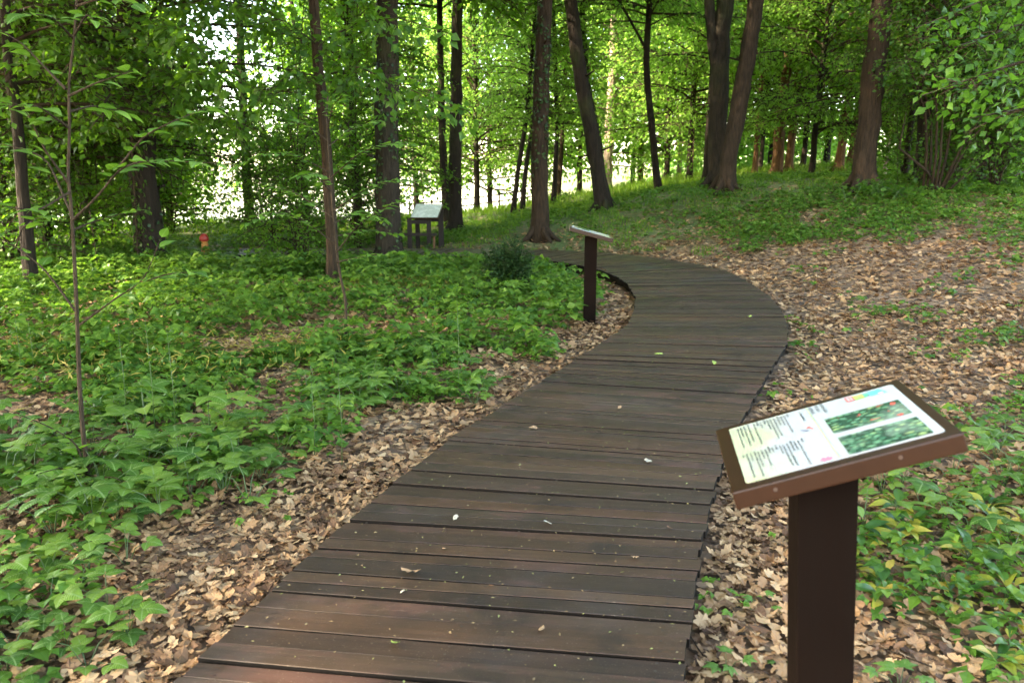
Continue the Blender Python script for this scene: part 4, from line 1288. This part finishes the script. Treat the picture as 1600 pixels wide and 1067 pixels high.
Ys = 3.95
B = lambda *p, **k: dict(p=[(x, y, Ys + d) for x, y, d in p], **k)
sapling('sapling', 'thin young sapling with large oval leaves in the left foreground', [(138, 770), (138, 740), (130, 680), (124, 600), (121, 510), (117, 420), (112, 330), (106, 275), (109, 200), (107, 130), (116, 60), (121, -20), (122, -90)], Ys, .013, [
    B((121, 490, 0), (70, 420, .1), (25, 385, .15), (-30, 360, .2), s=.45), B((25, 385, .15), (35, 355, .1), (60, 340, 0), r=.004, s=.2),
    B((124, 508, 0), (185, 463, -.15), (225, 440, -.2), (250, 375, -.25), s=.25), B((225, 440, -.2), (262, 428, -.25), (300, 425, -.3), r=.004, s=.1),
    B((113, 345, 0), (160, 300, -.2), (185, 262, -.35), (230, 250, -.5), (335, 255, -.7), s=.4), B((185, 262, -.35), (225, 212, -.4), (270, 190, -.5), (320, 170, -.6), r=.005, s=.15),
    B((112, 335, 0), (75, 250, .15), (45, 235, .25), (0, 225, .3), s=.3), B((110, 300, 0), (60, 330, -.2), (20, 325, -.35), (-20, 315, -.4), s=.35),
    B((106, 285, 0), (70, 235, -.1), (40, 170, -.15), (20, 160, -.2), s=.35), B((103, 140, 0), (60, 95, .1), (37, 70, .15), (5, 50, .2), s=.25), B((108, 150, 0), (150, 130, -.15), (205, 112, -.3), s=.3),
    B((107, 200, 0), (60, 165, -.3), (20, 165, -.4), s=.3), B((114, 60, 0), (80, 25, -.25), (40, 22, -.4), s=.4), B((116, 55, 0), (135, 22, -.3), (145, 30, -.4), s=.5), B((119, 10, 0), (165, -5, -.1), (205, 5, -.2), s=.2),
    B((107, 175, 0), (145, 165, .2), (190, 175, .3), s=.3), B((112, 360, 0), (150, 345, .3), (205, 330, .4), s=.3),
    B((136, 735, 0), (118, 690, -.1), (75, 665, -.2), (10, 640, -.3), r=.006, s=.2), B((137, 735, 0), (170, 690, -.1), (205, 680, -.15), s=.3, r=.005), B((136, 745, 0), (95, 730, -.25), (60, 740, -.4), s=.2, r=.005), B((138, 745, 0), (180, 745, -.25), (210, 765, -.3), s=.2, r=.005),
], 'ovate', .092, 5, .05)
Ys = 7.4
B2 = [B((525, 395, 0), (560, 350, -.3), (610, 320, -.5), (650, 300, -.7), s=.2), B((522, 380, 0), (470, 340, -.3), (420, 330, -.5), (385, 350, -.6), s=.2), B((520, 330, 0), (580, 290, -.4), (625, 280, -.6), (665, 285, -.8), s=.2), B((520, 340, 0), (460, 300, .3), (420, 290, .5), s=.2),
      B((515, 280, 0), (560, 240, -.3), (600, 225, -.5), (640, 225, -.7), s=.15), B((515, 270, 0), (460, 240, -.3), (410, 240, -.5), (370, 260, -.6), s=.2), B((512, 230, 0), (550, 200, .3), (590, 190, .5), s=.2), B((512, 220, 0), (470, 190, -.2), (430, 195, -.4), s=.2),
      B((522, 370, 0), (570, 360, .4), (620, 365, .6), s=.3), B((520, 350, 0), (560, 330, .5), (600, 345, .8), s=.3), B((525, 410, 0), (570, 400, -.3), (620, 395, -.5), s=.3), B((512, 200, 0), (520, 165, -.3), (535, 150, -.5), s=.3), B((518, 300, 0), (490, 270, -.6), (470, 275, -.9), s=.2)]
sapling('sapling', 'second young sapling with tiers of pale leaves in front of the ivy trunk', [(541, 545), (540, 490), (541, 470), (533, 440), (527, 400), (520, 330), (514, 250), (510, 190), (512, 150)], Ys, .016, B2, 'ovate', .095, 8, .034)

# boxwood in the middle
bxp = at(792, 440, 10.9); bz = g1(bxp[0], 10.9)
o = empty('boxwood', (bxp[0], 10.9, bz)); tag(o, 'round dark evergreen boxwood bush left of the second sign', 'bush')
g, gs = Geo(), Geo(); rng = np.random.default_rng(5)
for k in range(170):
    d = unit(rng.normal(0, 1, 3)); d[2] = abs(d[2]) * 1.0 + .05
    e = d * np.array([.38, .38, .58]) * rng.uniform(.65, 1.2) + np.array([0, 0, .12])
    spray(g, [e * .35 + (0, 0, .05), e * .75, e], .034, .13, .028, .05, rng, r0=.003, flat=.6, leafstep=.5, simple=True)
for k in range(4):
    a = k * 1.6
    gs.tube([(.02 * math.cos(a), .02 * math.sin(a), -.04), (.06 * math.cos(a), .06 * math.sin(a), .18), (.15 * math.cos(a), .15 * math.sin(a), .4)], [.014, .011, .006], 6)
g.build('foliage', [M['box_leaf'], M['twig']], o); gs.build('stem', M['twig'], o)

# ---------------------------------------------------------------- stuff on the ground
rng = np.random.default_rng(99)


def sample(n, x0, x1, y0, y1, power=1.0):
    y = y0 + (y1 - y0) * rng.random(n) ** power
    x = x0 + (x1 - x0) * rng.random(n)
    keep = np.abs(x) < .70 * y + 1.0
    return x[keep], y[keep]


# dry leaves
def lobed(kind):
    if kind == 0:    # oak: wavy lobes
        a = np.array([(0, 0), (.10, .12), (.24, .20), (.14, .30), (.30, .42), (.18, .52), (.30, .66), (.17, .76), (.16, .90), (0, 1.0)])
    elif kind == 1:  # beech / hornbeam
        a = np.array([(0, 0), (.16, .14), (.27, .34), (.28, .52), (.20, .74), (.09, .9), (0, 1.0)])
    else:            # maple
        a = np.array([(0, 0), (.20, -.06), (.34, .06), (.30, .22), (.52, .36), (.36, .46), (.42, .72), (.20, .62), (.12, .82), (0, 1.0)])
    b_ = a[1:-1][::-1] * (-1, 1)
    return np.vstack([a, b_])


def litter(g, x, y, z, size, kind):
    n = len(x)
    if n == 0: return
    O = lobed(kind) - (0, .45); k = len(O)
    O = np.vstack([O, (0, 0)])
    th = rng.uniform(0, 2 * np.pi, n); tilt = rng.normal(0, .24, n); tilt2 = rng.normal(0, .24, n)
    curl = rng.normal(.12, .30, n); curl2 = rng.normal(.04, .26, n)
    u, v = O[None, :, 0] * (1 + rng.normal(0, .10, (n, k + 1))), O[None, :, 1] * (1 + rng.normal(0, .06, (n, k + 1)))
    w = curl[:, None] * u ** 2 * 2.2 + curl2[:, None] * v ** 2 * 1.1 + rng.normal(0, .035, (n, k + 1)) + tilt[:, None] * u + tilt2[:, None] * v
    u, v, w = (q * size[:, None] for q in (u, v, w))
    X = x[:, None] + u * np.cos(th)[:, None] - v * np.sin(th)[:, None]
    Y = y[:, None] + u * np.sin(th)[:, None] + v * np.cos(th)[:, None]
    Z = z[:, None] + w + size[:, None] * .10
    T_ = np.array([(k, i, (i + 1) % k) for i in range(k)])
    T_ = T_[:, [0, 2, 1]]
    g.add(np.stack([X, Y, Z], -1).reshape(-1, 3), (np.arange(n)[:, None, None] * (k + 1) + T_[None]).reshape(-1, 3))


g = Geo()
for (n, x0, x1, y0, y1, s0, s1) in ((32000, -3.2, 3.2, 1.4, 4.2, .028, .076), (38000, -6, 7, 4.0, 9, .04, .092), (36000, -6, 11, 8.6, 19.5, .06, .115)):
    x, y = sample(n, x0, x1, y0, y1)
    dd = np.minimum(poly_dist(x, y, DL), poly_dist(x, y, DR))
    keep = ~in_deck(x, y) & (rng.random(len(x)) > .45 * herb_density(x, y)) & ((y < 14) | (rng.random(len(x)) > sstep(15.0, 19.5, y)))
    keep &= rng.random(len(x)) < np.where(dd < .06, .55, 1)
    x, y = x[keep], y[keep]
    z = gz(x, y) + rng.uniform(-.008, .028, len(x))
    kk = rng.choice(3, len(x), p=(.48, .36, .16) if y0 < 4 else (.2, .7, .1)); sz = s0 + (s1 - s0) * rng.random(len(x)) ** 1.5
    for k in range(3):
        m_ = kk == k
        litter(g, x[m_], y[m_], z[m_], sz[m_], k)
tag(g.build('leaf_litter', M['litter']), 'layer of dry tan and brown fallen leaves over the woodland floor', None, None, 'stuff')

# fallen twigs
g = Geo()
x, y = sample(420, -6, 8, 1.6, 13)
for xx, yy in zip(x, y):
    if in_deck(np.array([xx]), np.array([yy]))[0]: continue
    L = rng.uniform(.08, .38); a = rng.uniform(0, 3.14); d = np.array([math.cos(a), math.sin(a), rng.normal(0, .08)]); p = np.array([xx, yy, g1(xx, yy) + .03])
    g.tube([p - d * L / 2, p + rng.normal(0, .012, 3), p + d * L / 2], [.0035, .003, .0015], 4, 0, False)
tag(g.build('fallen_twigs', M['twig']), 'thin fallen twigs lying among the dry leaves', None, None, 'stuff')


# low ground cover, small to medium plants past the near ones
def cover(g, x, y, leaf, nl, hmax, mat=0):
    n = len(x)
    z = gz(x, y)
    for k in range(nl):
        a = rng.uniform(0, 6.28, n); r = rng.uniform(.02, .13, n); h = rng.uniform(.03, hmax, n) * (1.1 - r * 3)
        s = leaf * rng.uniform(.6, 1.3, n)
        d = np.stack([np.cos(a), np.sin(a), rng.normal(-.15, .25, n)], 1)
        P = np.stack([x, y, z], 1) + np.stack([np.cos(a) * r, np.sin(a) * r, h], 1)
        add_leaves(g, P, d, np.array([0, 0, 1.0]) + rng.normal(0, .28, (n, 3)), s, mat, .40, .09, .16)
        for sg in (-1, 1):
            d2 = np.stack([np.cos(a + sg * 1.15), np.sin(a + sg * 1.15), rng.normal(-.1, .2, n)], 1)
            add_leaves(g, P, d2, np.array([0, 0, 1.0]) + rng.normal(0, .28, (n, 3)), s * .85, mat, .40, .09, .16)


g = Geo()
for (n, x0, x1, y0, y1, leaf, nl, hm, thr) in ((4200, -4.5, .8, 1.9, 7.5, .078, 3, .17, .2), (5600, -8, 2, 6.5, 15.0, .10, 3, .34, .15), (1500, -9, .6, 12.2, 15.1, .11, 3, .42, .02), (4200, 1.1, 9, 2.0, 9, .062, 3, .15, .22), (6500, 4, 13, 7, 17, .075, 3, .18, .18), (2200, -10, -1, 12, 19, .10, 3, .3, .1), (3600, -2, 13, 14, 24, .085, 3, .16, .15)):
    x, y = sample(n, x0, x1, y0, y1)
    keep = (herb_density(x, y) > thr + rng.random(len(x)) * .35)
    x, y = x[keep], y[keep]
    if len(PLANTED):
        A = np.array(PLANTED)
        keep = (np.min((x[:, None] - A[None, :, 0]) ** 2 + (y[:, None] - A[None, :, 1]) ** 2, 1) > .006) & ((x - .86) ** 2 + (y - 8.72) ** 2 > .03)
        x, y = x[keep], y[keep]
    cover(g, x, y, leaf, nl, hm)
tag(g.build('ground_cover', M['herb']), 'low green bramble and herb leaves covering the woodland floor', None, None, 'stuff')

g = Geo()
for (n, x0, x1, y0, y1, thr) in ((2600, -4, 1, 1.8, 8, .10), (1800, .6, 4, 1.9, 7, .12)):
    x, y = sample(n, x0, x1, y0, y1)
    keep = (herb_density(x, y) > thr + rng.random(len(x)) * .5) & ((x - SIGNXY[0]) ** 2 + (y - SIGNXY[1]) ** 2 > .02)
    cover(g, x[keep], y[keep], .034, 3, .085)
tag(g.build('small_seedlings', M['leaf_light']), 'tiny pale green seedlings between the brambles and dry leaves', None, None, 'stuff')

# yellow dodder-like tendrils over the left patch
g = Geo()
for cx_, cy_, sx_, sy_, n in ((-2.9, 6.6, 1.1, .9, 900), (-1.9, 7.2, .9, .5, 500), (-1.4, 11.5, 1.0, .8, 700), (-4.2, 7.0, .8, .6, 400)):
    x = rng.normal(cx_, sx_ * .6, n); y = rng.normal(cy_, sy_ * .6, n)
    P = np.stack([x, y, gz(x, y) + rng.uniform(.02, .16, n)], 1); D = rng.normal(0, 1, (n, 3)) * (1, 1, .5)
    add_leaves(g, P, D, rng.normal(0, 1, (n, 3)), rng.uniform(.05, .12, n), 0, .06, .02, .3)
tag(g.build('yellow_tendrils', M['yellow']), 'thin yellow tendrils tangled over the green patch on the left', None, None, 'stuff')

# grass on the bank and the far meadow
g = Geo()
for (n, x0, x1, y0, y1, h0, h1, wd) in ((56000, -8, 13, 14.6, 24, .05, .15, .010), (42000, -16, 20, 22, 38, .12, .34, .016), (9000, -10, 1.0, 10, 17, .06, .2, .007)):
    x, y = sample(n, x0, x1, y0, y1)
    keep = (hash_noise(x, y, .8, 12) > .36 + .16 * (y < 19)) & ~in_deck(x, y) & ((y > 20) | (poly_dist(x, y, DR) > .7))
    x, y = x[keep], y[keep]; n_ = len(x)
    z = gz(x, y) - .02; a = rng.uniform(0, 6.28, n_); h = rng.uniform(h0, h1, n_); b_ = rng.normal(0, .35, (n_, 2)) * h[:, None]
    c_, s_ = np.cos(a) * wd, np.sin(a) * wd
    V = np.stack([np.stack([x - c_, y - s_, z], 1), np.stack([x + c_, y + s_, z], 1), np.stack([x + b_[:, 0], y + b_[:, 1], z + h], 1)], 1)
    g.add(V.reshape(-1, 3), np.arange(n_ * 3).reshape(-1, 3))
tag(g.build('grass', M['grass']), 'fresh green grass on the bank and the far sunny meadow', None, None, 'stuff')

# low rail fence at the end of the meadow
fy = 29.5
fo = empty('rail_fence', (at(760, 320, fy)[0], fy, 0)); tag(fo, 'low thin rail fence at the far edge of the sunny meadow', 'fence')
fxs = np.linspace(at(640, 320, fy)[0], at(850, 320, fy)[0], 7)
for k, x in enumerate(fxs):
    z = g1(x, fy); part_box('post', (-.035, -.035, -.1), (.035, .035, .62), M['weathered'], fo, 0, None, (x - fo.location.x, 0, z))
for k in range(6):
    za, zb = g1(fxs[k], fy), g1(fxs[k + 1], fy); L = fxs[k + 1] - fxs[k]
    for hgt in (.28, .52):
        part_box('rail', (-L / 2 - .02, -.02, -.025), (L / 2 + .02, .02, .025), M['weathered'], fo, 0, (0, -math.atan2(zb - za, L), 0), ((fxs[k] + fxs[k + 1]) / 2 - fo.location.x, -.055 - .003 * (k % 2), (za + zb) / 2 + hgt))

# ---------------------------------------------------------------- fallen leaves on the boardwalk
fl_mats = {'tan': flat_mat('tan_dry_leaf', (0.26, 0.16, 0.09), .7, .2), 'pale': flat_mat('pale_dry_leaf', (0.36, 0.32, 0.25), .65, .2), 'green': flat_mat('yellow_green_leaf', (0.24, 0.31, 0.07), .6, .2), 'brown': flat_mat('brown_dry_leaf', (0.17, 0.08, 0.04), .7, .2)}


def deck_point(px, py):
    u, v = (px - 800) / 1244.0, (533.5 - py) / 1244.0
    t_ = (DECK_Z + .006 - EYE) / (-SP + v * CP)
    return u * t_, (CP + v * SP) * t_


for px, py, sz, kd, mt, lab in ((645, 896, .095, 0, 'tan', 'largest curled tan oak leaf lying on the near boardwalk'), (619, 1006, .055, 1, 'green', 'small yellow green leaf on the boardwalk near the bottom edge'), (1012, 720, .055, 2, 'pale', 'whitish lobed leaf on the boardwalk left of the nearest sign'),
                                (855, 819, .05, 1, 'pale', 'narrow white leaf scrap in the middle of the near boardwalk'), (834, 669, .07, 1, 'tan', 'pale tan leaf lying along a plank in the middle of the boardwalk'), (712, 809, .05, 1, 'pale', 'thin pale leaf scrap on the left half of the near boardwalk'),
                                (629, 924, .035, 1, 'pale', 'pale curled bit just below the largest tan leaf'), (694, 857, .03, 1, 'tan', 'tiny tan leaf above the largest tan leaf'), (991, 871, .05, 0, 'tan', 'small ragged tan leaf near the right edge of the boardwalk'), (767, 914, .028, 1, 'brown', 'tiny orange brown leaf right of the largest tan leaf'),
                                (846, 982, .04, 1, 'tan', 'small beige curl on the near right boardwalk'), (968, 637, .05, 1, 'tan', 'small tan leaf on the boardwalk level with the second sign'), (1046, 826, .04, 1, 'brown', 'small brown crumb of leaf near the right deck edge'), (1172, 495, .06, 1, 'green', 'green leaf bit on the far bend of the boardwalk'),
                                (1116, 568, .08, 0, 'green', 'green sprig lying across a plank before the bend'), (1030, 553, .10, 0, 'green', 'green sprig on the boardwalk right of the second sign'), (734, 659, .06, 1, 'tan', 'tan leaf at the left edge of the boardwalk beside the brambles'), (943, 423, .14, 0, 'tan', 'tan leaf on the inner corner of the far boardwalk edge')):
    x, y = deck_point(px, py)
    g = Geo(); litter(g, np.array([0.0]), np.array([0.0]), np.array([0.0]), np.array([sz * .8]), kd)
    o = g.build('fallen_leaf', fl_mats[mt]); zmin = min(v.co.z for v in o.data.vertices)
    o.location = (x, y, DECK_Z + .0055 - zmin)
    tag(o, lab, 'fallen leaf', 'fallen leaves on the boardwalk')
# crumbs and catkin bits on the deck
g = Geo(); n = 2600
kk = rng.integers(0, len(DL) - 6, n); f_ = rng.random(n)[:, None]; w_ = rng.random(n)[:, None]
Lp, Rp = DL[kk] + (DL[kk + 1] - DL[kk]) * f_, DR[kk] + (DR[kk + 1] - DR[kk]) * f_
Pp = Lp + (Rp - Lp) * w_
add_leaves(g, np.concatenate([Pp, np.full((n, 1), DECK_Z + .007)], 1), rng.normal(0, 1, (n, 3)) * (1, 1, .1), np.array([0, 0, 1.0]) + rng.normal(0, .3, (n, 3)), rng.uniform(.004, .018, n), 0, .25, .1, .05)
m = leaf_mat('plant_crumb', [(0, (0.10, 0.06, 0.03)), (.6, (0.22, 0.16, 0.08)), (1, (0.20, 0.24, 0.07))], (0.2, .15, .05), .1, .6)
tag(g.build('plant_debris', m), 'tiny crumbs of leaf and catkin strewn over the planks', None, None, 'stuff')
